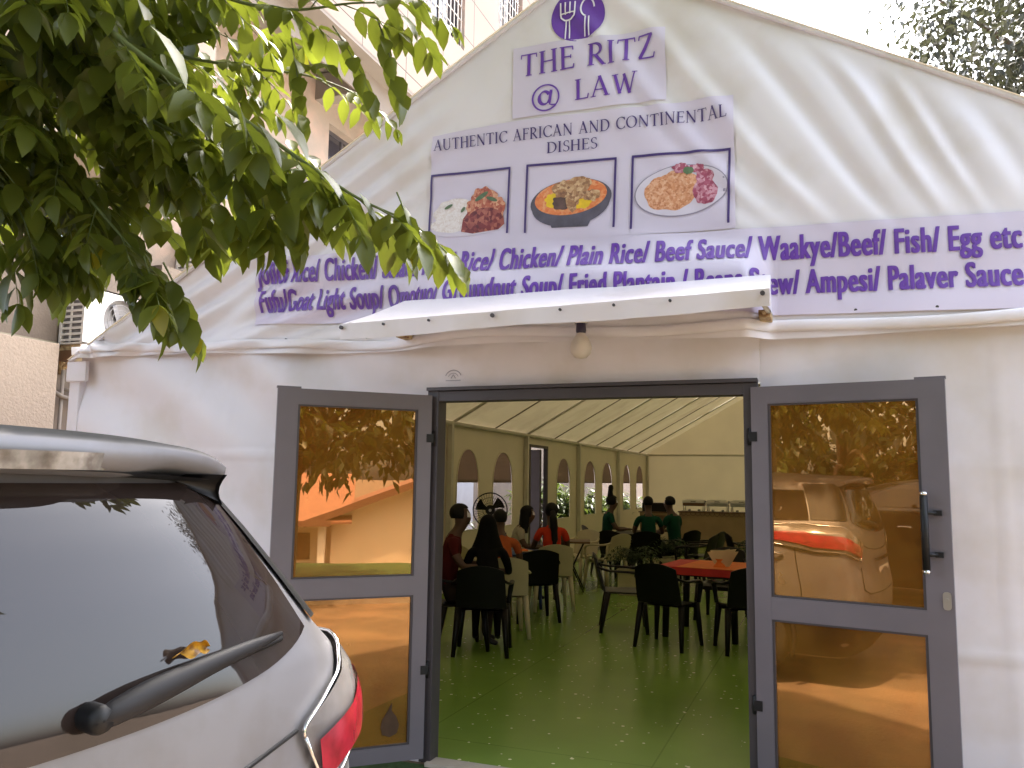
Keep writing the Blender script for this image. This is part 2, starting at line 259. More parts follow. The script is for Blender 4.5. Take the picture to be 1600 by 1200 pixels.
# ------------------------------------------------------------------ helpers
def link(name, me, parent=None):
    o = bpy.data.objects.new(name, me); COL.objects.link(o)
    if parent is not None: o.parent = parent
    return o
def tag(o, label=None, cat=None, group=None, kind=None):
    if label: o['label'] = label
    if cat: o['category'] = cat
    if group: o['group'] = group
    if kind: o['kind'] = kind
    return o
def thing(name, label, cat, loc=(0, 0, 0), rz=0.0, group=None):
    o = bpy.data.objects.new(name, None); COL.objects.link(o); o.location = loc; o.rotation_euler = (0, 0, rz)
    o.empty_display_size = 0.2
    return tag(o, label, cat, group)
class MB:
    def __init__(s): s.bm = bmesh.new()
    def box(s, a, b, mi=0, bev=0.0):
        a, b = Vector(a), Vector(b)
        ret = bmesh.ops.create_cube(s.bm, size=1.0)
        vs = ret['verts']
        for v in vs: v.co = Vector(((a.x+b.x)/2 + v.co.x*(b.x-a.x), (a.y+b.y)/2 + v.co.y*(b.y-a.y), (a.z+b.z)/2 + v.co.z*(b.z-a.z)))
        fs = set(f for v in vs for f in v.link_faces)
        for f in fs: f.material_index = mi
        if bev > 0:
            es = list(set(e for v in vs for e in v.link_edges))
            r = bmesh.ops.bevel(s.bm, geom=es, offset=bev, segments=2, affect='EDGES', profile=0.6)
            for f in r['faces']: f.material_index = mi
        return s
    def obox(s, c, ax, ay, az, mi=0):
        c, ax, ay, az = map(Vector, (c, ax, ay, az))
        v = [s.bm.verts.new(c + ax*i + ay*j + az*k) for i in (-.5, .5) for j in (-.5, .5) for k in (-.5, .5)]
        for q in ((0, 1, 3, 2), (4, 6, 7, 5), (0, 4, 5, 1), (2, 3, 7, 6), (0, 2, 6, 4), (1, 5, 7, 3)):
            f = s.bm.faces.new([v[i] for i in q]); f.material_index = mi
        return s
    def tube(s, pts, r, n=8, mi=0, cap=True, flat=1.0):
        pts = [Vector(p) for p in pts]; rs = r if isinstance(r, (list, tuple)) else [r]*len(pts)
        rings = []; up = Vector((0, 0, 1)); prev = None
        for i, p in enumerate(pts):
            d = (pts[min(i+1, len(pts)-1)] - pts[max(i-1, 0)]).normalized()
            if prev is None:
                a = d.cross(up if abs(d.z) < 0.95 else Vector((1, 0, 0))).normalized()
            else:
                a = (prev - d*prev.dot(d)).normalized()
            prev = a; b = d.cross(a)
            rings.append([s.bm.verts.new(p + (a*math.cos(2*math.pi*k/n) + b*math.sin(2*math.pi*k/n)*flat)*rs[i]) for k in range(n)])
        for i in range(len(rings)-1):
            for k in range(n):
                f = s.bm.faces.new((rings[i][k], rings[i][(k+1) % n], rings[i+1][(k+1) % n], rings[i+1][k])); f.material_index = mi; f.smooth = True
        if cap:
            for rg in (rings[0][::-1], rings[-1]):
                f = s.bm.faces.new(rg); f.material_index = mi
        return s
    def lathe(s, prof, n=20, c=(0, 0, 0), mi=0, mtx=None):
        c = Vector(c); rings = []
        for (r, z) in prof:
            ring = []
            for k in range(n):
                p = Vector((r*math.cos(2*math.pi*k/n), r*math.sin(2*math.pi*k/n), z))
                if mtx: p = mtx @ p
                ring.append(s.bm.verts.new(p + c))
            rings.append(ring)
        for i in range(len(rings)-1):
            for k in range(n):
                f = s.bm.faces.new((rings[i][k], rings[i][(k+1) % n], rings[i+1][(k+1) % n], rings[i+1][k])); f.material_index = mi; f.smooth = True
        return s
    def quad(s, pts, mi=0, smooth=False):
        f = s.bm.faces.new([s.bm.verts.new(Vector(p)) for p in pts]); f.material_index = mi; f.smooth = smooth
        return s
    def grid(s, fn, us, vs, mi=0, smooth=True, flip=False):
        g = [[s.bm.verts.new(Vector(fn(u, v))) for v in vs] for u in us]
        for i in range(len(us)-1):
            for j in range(len(vs)-1):
                q = (g[i][j], g[i+1][j], g[i+1][j+1], g[i][j+1])
                f = s.bm.faces.new(q[::-1] if flip else q); f.material_index = mi; f.smooth = smooth
        return s
    def prism(s, poly, fn, mi=0):
        """poly: 2-D outline; fn(a, b, k) -> 3-D point for the near (k=0) and far (k=1) face"""
        a = [s.bm.verts.new(Vector(fn(p[0], p[1], 0))) for p in poly]; b = [s.bm.verts.new(Vector(fn(p[0], p[1], 1))) for p in poly]
        n = len(poly)
        for f in (s.bm.faces.new(a), s.bm.faces.new(b[::-1])): f.material_index = mi
        for i in range(n):
            f = s.bm.faces.new((a[i], b[i], b[(i+1) % n], a[(i+1) % n])); f.material_index = mi
        return s
    def build(s, name, m, parent=None, smooth=None, recalc=True):
        if recalc: bmesh.ops.recalc_face_normals(s.bm, faces=s.bm.faces)
        me = bpy.data.meshes.new(name); s.bm.to_mesh(me); s.bm.free()
        for mm in (m if isinstance(m, (list, tuple)) else [m]): me.materials.append(mm)
        if smooth is True:
            for p in me.polygons: p.use_smooth = True
        return link(name, me, parent)
def lin(a, b, n): return [a + (b-a)*i/(n-1) for i in range(n)]
def sstep(x, a, b):
    t = min(1, max(0, (x-a)/(b-a))); return t*t*(3-2*t)
def rpoly(pts, r, n=5):
    """round the corners of a 2-D polygon"""
    out = []; N = len(pts)
    for i in range(N):
        p0, p, p1 = (Vector(pts[(i+k) % N]) for k in (-1, 0, 1))
        a = p + (p0-p).normalized()*min(r, (p0-p).length*.45); b = p + (p1-p).normalized()*min(r, (p1-p).length*.45)
        for k in range(n+1):
            t = k/n; out.append(tuple(a*(1-t)**2 + p*2*t*(1-t) + b*t*t))
    return out
def fill2d(loops, cut=None):
    """flat mesh (x, z in 2-D) from an outline and holes, by a filled curve"""
    cu = bpy.data.curves.new("fill", 'CURVE'); cu.dimensions = '2D'; cu.fill_mode = 'BOTH'
    for lp in loops:
        sp = cu.splines.new('POLY'); sp.points.add(len(lp)-1); sp.use_cyclic_u = True
        for q, p in zip(sp.points, lp): q.co = (p[0], p[1], 0, 1)
    return curve_bm(cu)
def curve_bm(cu):
    o = bpy.data.objects.new("tmp", cu); COL.objects.link(o)
    dg = bpy.context.evaluated_depsgraph_get(); dg.update()
    me = bpy.data.meshes.new_from_object(o.evaluated_get(dg), depsgraph=dg)
    bm = bmesh.new(); bm.from_mesh(me); bpy.data.meshes.remove(me)
    bpy.data.objects.remove(o); bpy.data.curves.remove(cu)
    return bm
def dice(bm, step):
    if not bm.verts: return
    xs = [v.co.x for v in bm.verts]; ys = [v.co.y for v in bm.verts]
    for ax, (lo, hi) in ((0, (min(xs), max(xs))), (1, (min(ys), max(ys)))):
        k = math.ceil(lo/step)
        while k*step < hi:
            co = [0, 0, 0]; no = [0, 0, 0]; co[ax] = k*step; no[ax] = 1
            bmesh.ops.bisect_plane(bm, geom=bm.verts[:]+bm.edges[:]+bm.faces[:], plane_co=co, plane_no=no, dist=1e-6)
            k += 1
def text_bm(txt, x0, x1, z0, zcap, offset=0.0, slope=0.0):
    """block lettering fitted between x0..x1, baseline z0 and capital height zcap (2-D in x, z)"""
    cu = bpy.data.curves.new("txt", 'FONT'); cu.body = txt; cu.size = 1.0; cu.space_character = 1.10; cu.offset = offset; cu.resolution_u = 4; cu.fill_mode = 'BOTH'
    bm = curve_bm(cu)
    xs = [v.co.x for v in bm.verts]; a, b = min(xs), max(xs)
    h = 0.73
    for v in bm.verts:
        v.co.x = x0 + (v.co.x-a)/(b-a)*(x1-x0); v.co.y = z0 + v.co.y/h*zcap*(1 - 0.17*(v.co.x-x0)/(x1-x0)) + slope*(v.co.x-x0); v.co.z = 0
    return bm

# ------------------------------------------------------------------ tent constants
W = 1.786; XL, XR, XA = -3.02, 4.97, 0.975; ZE, ZA = 2.48, 4.755; DEP = 20.9
def roofz(x): return ZE + (ZA-ZE)*(1-abs(x-XA)/(XR-XA))
def G(x, z):
    """front gable cloth: y of the surface, folds included (negative is towards the yard)"""
    y = 0.0
    s = math.atan2(z+0.18, max(0.05, 4.57-x))*5.0; edge = sstep(roofz(x)-z, 0.0, 0.25)
    m = sstep(s, 4.05, 4.5)*sstep(z, 2.85, 3.3)*(1-0.75*sstep(s, 5.5, 6.8))
    q = s + 0.07*noise.noise(Vector((x*1.3, z*1.3, 3.0))) + 0.10*noise.noise(Vector((s*1.7, 0.25*(z-x), 13.0)))
    f = math.sin(q*2*math.pi/0.21) + 0.7*math.sin(q*2*math.pi/0.47 + 0.8) + 0.25*math.sin(q*2*math.pi/0.12 + 1.3)
    y -= 0.0098*m*edge*f*(0.6 + 0.8*(0.5+0.5*noise.noise(Vector((s*1.5, 0.3*(x-z), 9.0)))))
    # taut pulls beside the left gable edge
    d = roofz(x)-z
    ml = sstep(-x, -0.3, 0.6)*math.exp(-((d-0.35)/0.35)**2)
    y -= 0.02*ml*math.sin(d*2*math.pi/0.2 + 2*noise.noise(Vector((x*0.8, z, 1.0))))
    # gathers at the lower left corner and over the awning
    r = math.hypot(x+2.86, z-2.66); ph = math.atan2(z-2.66, x+2.86)
    y -= 0.045*math.exp(-r/0.22)*(1+math.cos(7*ph)) * (1 if r > 0.02 else r/0.02)
    ma = sstep(x, -0.35, 0.1)*(1-sstep(x, 1.80, 1.96))
    y -= 0.13*ma*(1-sstep(z, 2.72, 3.02))
    y -= 0.008*ma*math.sin(x*9+z*22)*(1-sstep(z, 2.9, 3.2))
    y -= 0.022*noise.noise(Vector((x*0.9, z*0.9, 5.0))) + 0.006*noise.noise(Vector((x*3.2, z*3.2, 7.0)))
    # long pulls across the lower left of the gable
    y -= 0.018*sstep(-x, 0.0, 0.7)*(1-sstep(z, 2.75, 3.1))*math.sin((z-0.25*x)*2*math.pi/0.24 + 1.5*noise.noise(Vector((x, z, 2.0))))
    y -= 0.03*(1-sstep(z, 2.45, 2.7))
    return y - 0.03
def Wl(x, z):
    """front wall cloth below the eave"""
    y = -0.024*noise.noise(Vector((x*0.8, z*0.9, 11.0))) - 0.009*noise.noise(Vector((x*2.6, z*2.2, 4.0)))
    mL = sstep(-x, 0.1, 0.5)
    y -= 0.024*mL*math.sin((z*0.9 + x*0.55)*2*math.pi/0.62 + 1.6*noise.noise(Vector((x*0.7, z*0.7, 21.0))))*sstep(z, 0.9, 2.2)
    y -= 0.010*math.exp(-((z-1.76+0.01*x)/0.012)**2) + 0.004*sum(math.exp(-((x-c)/0.012)**2) for c in (-1.62, 2.98, 4.1)) + 0.010*math.exp(-((z-0.85+0.02*math.sin(3*x))/0.02)**2)*sstep(x, 1.8, 2.4)
    y -= 0.006*sstep(x, 1.9, 2.3)*math.sin(z*2*math.pi/0.9+x)
    return y
def drape(bm, layer, fn=G, step=0.022):
    if step: dice(bm, step)
    for v in bm.verts:
        x, z = v.co.x, v.co.y
        v.co = Vector((x, fn(x, z) - layer, z))
    return bm
def bm_obj(bm, name, m, parent=None, smooth=True):
    bmesh.ops.recalc_face_normals(bm, faces=bm.faces)
    me = bpy.data.meshes.new(name); bm.to_mesh(me); bm.free()
    for mm in (m if isinstance(m, (list, tuple)) else [m]): me.materials.append(mm)
    for p in me.polygons: p.use_smooth = smooth
    return link(name, me, parent)

# ================================================================== the setting
def terrain(x, y):
    d = math.hypot(x-0.0, y-0.0)
    k = (x*0.8 - y*0.6)                       # towards the house in the south-east the yard falls away
    z = -1.35*sstep(k, 10.8, 14.5) if k > 0 else 0.0
    return z
b = MB()
def gx(u): return math.copysign(abs(u)**2.2*900, u) if abs(u) > 0 else 0
us = lin(-1, 1, 121)
b.grid(lambda u, v: (gx(u)+1, gx(v)-2, terrain(gx(u)+1, gx(v)-2) - 0.02), us, us)
tag(b.build('ground', M['ground']), kind='structure')
b = MB(); b.box((XL+0.02, 0.02, -0.015), (XR-0.02, DEP-0.05, 0.0))
tag(b.build('floor', M['floor']), kind='structure')
# turf mat at the threshold and the grass verge across the yard
b = MB()
b.grid(lambda u, v: (u, v, -0.012 + 0.004*noise.noise(Vector((u*3, v*3, 0)))), lin(-1.1, 2.9, 24), lin(-1.0, -0.05, 8))
tag(b.build('turf', M['turf']), kind='structure')
def yard(k, t): return Vector((0.8*k + 0.6*t, -0.6*k + 0.8*t, 0))
b = MB()
b.grid(lambda k, t: tuple(yard(k, t) + Vector((0, 0, max(terrain(*yard(k, t)[:2]), -9) + 0.05 + 0.02*noise.noise(Vector((k, t, 0)))))), lin(6.55, 16, 40), lin(-22, 14, 60))
tag(b.build('grass_verge', M['turf']), kind='structure')
b = MB(); b.grid(lambda k, t: tuple(yard(6.30 + (0.25 if k > 0.4 else 0.0) + 0.00*k, t) + Vector((0, 0, [-0.02, 0.11, 0.11, 0.0][int(round(k*3))]))), [0, 1/3, 2/3, 1], lin(-22, 14, 40), smooth=False)
tag(b.build('kerb', M['concrete']), kind='structure')
b = MB(); b.box((-0.02, -0.09, -0.012), (W+0.02, 0.03, 0.012), bev=0.004)
tag(b.build('threshold', M['concrete']), kind='structure')

# ================================================================== the tent
tent = thing('marquee_tent', 'big white gabled PVC marquee with open double doors and lettering over its front', 'tent', (XA, 0, 0))
def P(o):                                      # keep world coordinates for parts under a placed Empty
    p = o.parent; o.matrix_parent_inverse = p.matrix_basis.inverted() if p.type == 'EMPTY' else Matrix(); return o
def wp(o, parent):
    o.parent = parent; bpy.context.view_layer.update(); o.matrix_parent_inverse = parent.matrix_world.inverted(); return o

# front gable with its loose hem
b = MB()
xs = lin(XL, XR, 400)
def hemz(x):
    return ZE - 0.02 + 0.02*sstep(-x, 0.0, 2.6) - 0.012*(x-XL)/1.0*0.9 + 0.012*math.sin(x*2.3) - 0.02*math.exp(-((x-0.9)/1.0)**2)
def gpt(x, t):
    z0 = hemz(x); z = z0 + (roofz(x)-z0)*t
    return (x, G(x, z), z)
b.grid(gpt, xs, lin(0, 1, 110))
# turned-up hem: a soft roll a little above the lower edge
def roll(x, k):
    z = hemz(x) + 0.055 + 0.03*math.cos(k) + 0.014*math.sin(x*4)
    return (x, G(x, z) - 0.012 - 0.012*math.sin(k) , z)
b.grid(roll, xs, lin(0, math.pi, 7))
wp(b.build('front_gable', M['pvc'], smooth=True), tent)
# front walls
def wall_patch(x0, x1, z0, z1, nx, nz):
    q = MB(); q.grid(lambda x, z: (x, Wl(x, z)*sstep(min(x-x0 if x0 > 0 else 9, x1-x if x1 < 0.5 else 9), 0, 0.15), z), lin(x0, x1, nx), lin(z0, z1, nz)); return q
wp(wall_patch(XL, -0.085, -0.02, ZE+0.12, 110, 90).build('front_wall', M['pvc'], smooth=True), tent)
wp(wall_patch(W+0.085, XR, -0.02, ZE+0.12, 110, 90).build('front_wall', M['pvc'], smooth=True), tent)
q = MB(); q.grid(lambda x, z: (x, Wl(x, z), z), lin(-0.085, W+0.085, 60), lin(2.165, ZE+0.12, 20))
wp(q.build('door_header', M['pvc'], smooth=True), tent)
# corner post cover on the left and its patch
b = MB(); b.box((XL-0.05, -0.03, 0), (XL+0.05, 0.06, ZE-0.12), bev=0.012); b.box((XL-0.06, -0.055, ZE-0.17), (XL+0.13, -0.02, ZE-0.02), bev=0.01)
wp(b.build('corner_post', M['pvc']), tent)
b = MB(); b.box((XR-0.05, -0.03, 0), (XR+0.05, 0.06, ZE-0.12), bev=0.012)
wp(b.build('corner_post', M['pvc']), tent)
# roof: two slopes with slight sag between rafters
RAF = 1.62
def roofpt(side):
    def fn(t, y):
        x = XA + side*(XR-XA)*1.012*t
        sag = 0.03*math.sin(math.pi*((y % RAF)/RAF))*math.sin(math.pi*min(1, t))
        return (x, y, ZA + 0.02 - (ZA-ZE)*1.012*t - sag)
    return fn
for side in (-1, 1):
    b = MB(); b.grid(roofpt(side), lin(0, 1, 14), [-0.07] + lin(0, DEP, 105))
    wp(b.build('roof', M['roof'], smooth=True), tent)
b = MB()
for side in (-1, 1):
    b.tube([(XA + side*(XR-XA)*t*1.01, -0.045, ZA + 0.006 - (ZA-ZE)*1.01*t) for t in lin(0, 1, 24)], 0.016, n=8)
wp(b.build('roof_edge', M['pvc'], smooth=True), tent)
# rear end, right wall
b = MB(); b.grid(lambda x, t: (x, DEP, (roofz(x)+0.03)*t), lin(XL, XR, 30), lin(0, 1, 20)); wp(b.build('rear_wall', M['liner'], smooth=True), tent)
b = MB(); b.grid(lambda y, z: (XR, y, z), lin(0.05, DEP, 40), lin(0, ZE, 6)); wp(b.build('side_wall', M['liner'], smooth=True), tent)
# left wall with pointed windows and a doorway
wins = [(6.78, 7.62), (8.22, 9.14), (11.69, 12.64), (13.75, 14.75), (15.35, 16.40), (17.6, 18.50), (19.25, 20.2)]
def arch(y0, y1, zb, zt):
    m = (y0+y1)/2; zs = zt - 0.52; pts = [(y0, zb), (y1, zb), (y1, zs)]
    n = 9
    for i in range(1, n+1):
        t = i/n; pts.append((y1-(y1-m)*t**1.8, zs + (zt-zs)*math.sin(t*math.pi/2)))
    for i in range(n-1, -1, -1):
        t = i/n; pts.append((y0+(m-y0)*t**1.8, zs + (zt-zs)*math.sin(t*math.pi/2)))
    return pts
door_hole = [(9.95, 0.02), (10.98, 0.02), (10.98, 2.27), (9.95, 2.27)]
bm = fill2d([[(0.05, 0.0), (DEP, 0.0), (DEP, ZE), (0.05, ZE)]] + [arch(a, c, 0.85, 2.10) for a, c in wins] + [door_hole])
for v in bm.verts: v.co = Vector((XL, v.co.x, v.co.y))
wp(bm_obj(bm, 'side_wall', M['liner'], smooth=False), tent)
for a, c in wins:
    bm = fill2d([[p for p in arch(a, c, 1.62, 2.10)]])
    for v in bm.verts: v.co = Vector((XL-0.012-0.01*math.sin(v.co.x*9), v.co.x, v.co.y))
    f = wp(bm_obj(bm, 'window_flap', M['flap'], smooth=False), tent)
    e = MB(); pts = arch(a, c, 0.85, 2.10); e.tube([(XL+0.005, y, z) for y, z in pts + pts[:1]], 0.012, n=6)
    wp(e.build('window_trim', M['liner']), tent)
# frame: posts, rafters, purlins, eave rail, roof webbing
for y in (3.2, 6.45, 9.74, 13.18, 16.9, 20.7):
    b = MB(); b.box((XL+0.012, y-0.035, 0), (XL+0.09, y+0.035, ZE-0.03)); wp(b.build('frame_post', M['pole']), tent)
y = 3.3; k = 0
while y < DEP:
    b = MB(); big = (k % 2 == 0)
    rr = 0.024 if big else 0.012
    for side in (-1, 1):
        b.tube([(XA + side*(XR-XA)*t, y, ZA - 0.035 - (ZA-ZE)*t) for t in (0.0, 0.5, 0.99)], rr, n=6)
    wp(b.build('rafter', M['pole'] if big else M['seam']), tent)
    y += RAF; k += 1
b = MB(); b.tube([(XL+0.05, 0.1, ZE-0.03), (XL+0.05, DEP, ZE-0.03)], 0.035, n=8); b.tube([(XL, DEP-0.06, ZE-0.03), (XR, DEP-0.06, ZE-0.03)], 0.03, n=8)
b.tube([(XR-0.05, 0.1, ZE-0.03), (XR-0.05, DEP, ZE-0.03)], 0.035, n=8)
wp(b.build('eave_rail', M['pole']), tent)
b = MB(); b.box((0.15, DEP-0.07, 0), (0.2, DEP-0.03, ZE)); wp(b.build('rear_post', M['seam']), tent)
for (y, x0, z) in ((14.8, 0.1, 3.62), (12.2, -0.25, 3.55)):
    b = MB(); b.tube([(x0, y, z), (x0+2.2, y, z+0.0)], 0.025, n=6); b.tube([(x0, y, z), (x0, y, roofz(x0)-0.02)], 0.012, n=6)
    wp(b.build('tie_bar', M['aludark']), tent)
# side doorway, door ajar, brown curtain in it
b = MB(); b.box((XL-0.03, 9.93, 0), (XL+0.05, 9.99, 2.30)); b.box((XL-0.03, 10.94, 0), (XL+0.05, 11.0, 2.30)); b.box((XL-0.03, 9.99, 2.25), (XL+0.05, 10.94, 2.30))
wp(b.build('side_door_frame', M['aludark']), tent)
b = MB(); b.obox((XL-0.28, 10.75, 1.12), (0.62, -0.30, 0), (0.02, 0.04, 0), (0, 0, 2.2)); wp(b.build('side_door', M['aludark']), tent)

# ---- double glass doors
b = MB()
b.box((-0.075, -0.055, 0.0), (-0.0, 0.055, 2.165), bev=0.004); b.box((W, -0.055, 0.0), (W+0.075, 0.055, 2.165), bev=0.004)
b.box((-0.0, -0.053, 2.10), (W, 0.053, 2.163), bev=0.004)
b.box((-0.075, -0.075, 2.165), (W+0.075, 0.02, 2.185))
wp(b.build('door_frame', M['aludark']), tent)
def leaf(side, ang, L=0.905):
    """local: s along the leaf from the hinge, t = thickness, z up"""
    hx = -0.045 if side < 0 else W+0.045
    e = Vector((side*math.cos(ang), -math.sin(ang), 0)); nrm = Vector((e.y, -e.x, 0))
    if nrm.y > 0: nrm = -nrm                      # towards the yard
    O = Vector((hx, -0.065, 0.03))
    T = lambda s, t, z: O + e*s + nrm*t + Vector((0, 0, z))
    def bx(mb, s0, s1, t0, t1, z0, z1, mi=0):
        mb.obox(T((s0+s1)/2, (t0+t1)/2, (z0+z1)/2), e*(s1-s0), nrm*(t1-t0), Vector((0, 0, z1-z0)), mi)
    TOP = 2.105
    b = MB()
    bx(b, 0.0, 0.085, -0.02, 0.02, 0, TOP); bx(b, L-0.115, L, -0.02, 0.02, 0, TOP)
    bx(b, 0.085, L-0.115, -0.0195, 0.0195, 2.015, TOP); bx(b, 0.085, L-0.115, -0.0195, 0.0195, 0.925, 1.035); bx(b, 0.085, L-0.115, -0.0195, 0.0195, 0, 0.085)
    # glazing beads
    for z0, z1 in ((1.035, 2.015), (0.085, 0.925)):
        for a, c in ((0.085, 0.097), (L-0.127, L-0.115)): bx(b, a, c, -0.014, 0.0145, z0, z1, 1)
        bx(b, 0.097, L-0.127, -0.014, 0.0145, z0, z0+0.01, 1); bx(b, 0.097, L-0.127, -0.014, 0.0145, z1-0.01, z1, 1)
    bx(b, L-0.13, L+0.004, -0.028, 0.006, TOP, TOP+0.012)
    d = b.build('glass_door', [M['alu'], M['aludark']]); wp(d, tent)
    for z0, z1 in ((1.043, 2.007), (0.093, 0.917)):
        g = MB(); bx(g, 0.095, L-0.125, -0.003, 0.003, z0, z1); wp(g.build('pane', M['amber']), d)
    for z in (0.45, 1.80):
        g = MB(); g.tube([T(-0.012, 0.012, z), T(-0.012, 0.012, z+0.09)], 0.011, n=8); bx(g, -0.012, 0.03, 0.0, 0.024, z+0.02, z+0.07); wp(g.build('hinge', M['black']), d)
    if side > 0:
        s = L-0.075
        g = MB(); g.tube([T(s-0.03, 0.062, 1.22), T(s-0.03, 0.062, 1.56)], 0.017, n=10)
        for z in (1.29, 1.48): g.tube([T(s+0.022, 0.02, z), T(s-0.005, 0.045, z), T(s-0.03, 0.062, z)], 0.009, n=6)
        for z in (1.29, 1.48): bx(g, s+0.005, s+0.04, 0.02, 0.032, z-0.012, z+0.012)
        h = wp(g.build('handle', [M['black']]), d)
        for za in (1.205, 1.56):
            g = MB(); g.tube([T(s-0.03, 0.062, za), T(s-0.03, 0.062, za+0.015)], 0.0175, n=10); wp(g.build('handle_cap', M['chrome']), d)
        g = MB(); pl = rpoly([(-0.017, -0.04), (0.017, -0.04), (0.017, 0.04), (-0.017, 0.04)], 0.016)
        g.prism(pl, lambda a, c, k: T(s+0.045+a, 0.0205 + 0.006*(1-k), 1.085+c)); g.tube([T(s+0.045, 0.02, 1.09), T(s+0.045, 0.034, 1.09)], 0.008, n=10)
        wp(g.build('lock', M['steel']), d)
    return d, T
dl, TL = leaf(-1, 0.75); tag(dl, 'left glass door leaf swung out at an angle')
dr, TR = leaf(1, 0.20); tag(dr, 'right glass door leaf with pull handle folded back on the wall')
# the stuck leaf on the lower left pane
b = MB(); c0 = TL(0.20, 0.012, 0.22)
e_ = (TL(1, 0, 0)-TL(0, 0, 0)); 
pl = [(0, -0.10), (0.05, -0.08), (0.062, -0.03), (0.05, 0.02), (0.015, 0.07), (-0.012, 0.125), (-0.010, 0.07), (-0.045, 0.03), (-0.065, -0.03), (-0.05, -0.08)]
b.prism(pl, lambda a, c, k: c0 + e_*a*0.85 + Vector((0, 0, c*0.85)) + (TL(0, 1, 0)-TL(0, 0, 0))*(0.002*(1-k) - 0.006))
lf = b.build('dry_leaf', mat('dry_leaf', (0.07, 0.035, 0.015), 0.8, var=0.2, vscale=20))
tag(lf, 'dark brown dry leaf stuck on the lower pane of the left door', 'leaf')

# ================================================================== lettering and printed sheets
def sheet(name, pts, label, m='lilac', layer=0.006):
    bm = fill2d([pts]); drape(bm, layer); o = bm_obj(bm, name, M[m]); tag(o, label, 'sign', 'printed sheets on the tent front'); return o
def ink(bms, name, m, parent, layer=0.0105):
    out = bmesh.new()
    for k, bm in enumerate(bms):
        drape(bm, layer + k*0.0004)
        me = bpy.data.meshes.new("t"); bm.to_mesh(me); bm.free(); out.from_mesh(me); bpy.data.meshes.remove(me)
    return bm_obj(out, name, m if isinstance(m, (list, tuple)) else M[m], parent)
def poly_bm(pts, mi=0):
    bm = fill2d([pts])
    for f in bm.faces: f.material_index = mi
    return bm
def ell(cx, cz, rx, rz, n=40, rot=0.0, a0=0, a1=2*math.pi, wob=0.0, seed=0):
    o = []
    for i in range(n):
        t = a0 + (a1-a0)*i/(n if a1-a0 > 6.28 else n-1)
        k = 1 + wob*noise.noise(Vector((math.cos(t)*2, math.sin(t)*2, seed)))
        x, z = rx*math.cos(t)*k, rz*math.sin(t)*k
        o.append((cx + x*math.cos(rot)-z*math.sin(rot), cz + x*math.sin(rot)+z*math.cos(rot)))
    return o
def stroke(pts, wd):
    """outline of a polyline of width wd (number or list)"""
    pts = [Vector(p) for p in pts]; n = len(pts); L, Rr = [], []
    for i, p in enumerate(pts):
        d = (pts[min(i+1, n-1)]-pts[max(i-1, 0)]).normalized(); no = Vector((-d.y, d.x)); h = (wd[i] if isinstance(wd, (list, tuple)) else wd)/2
        L.append(tuple(p+no*h)); Rr.append(tuple(p-no*h))
    return L + Rr[::-1]
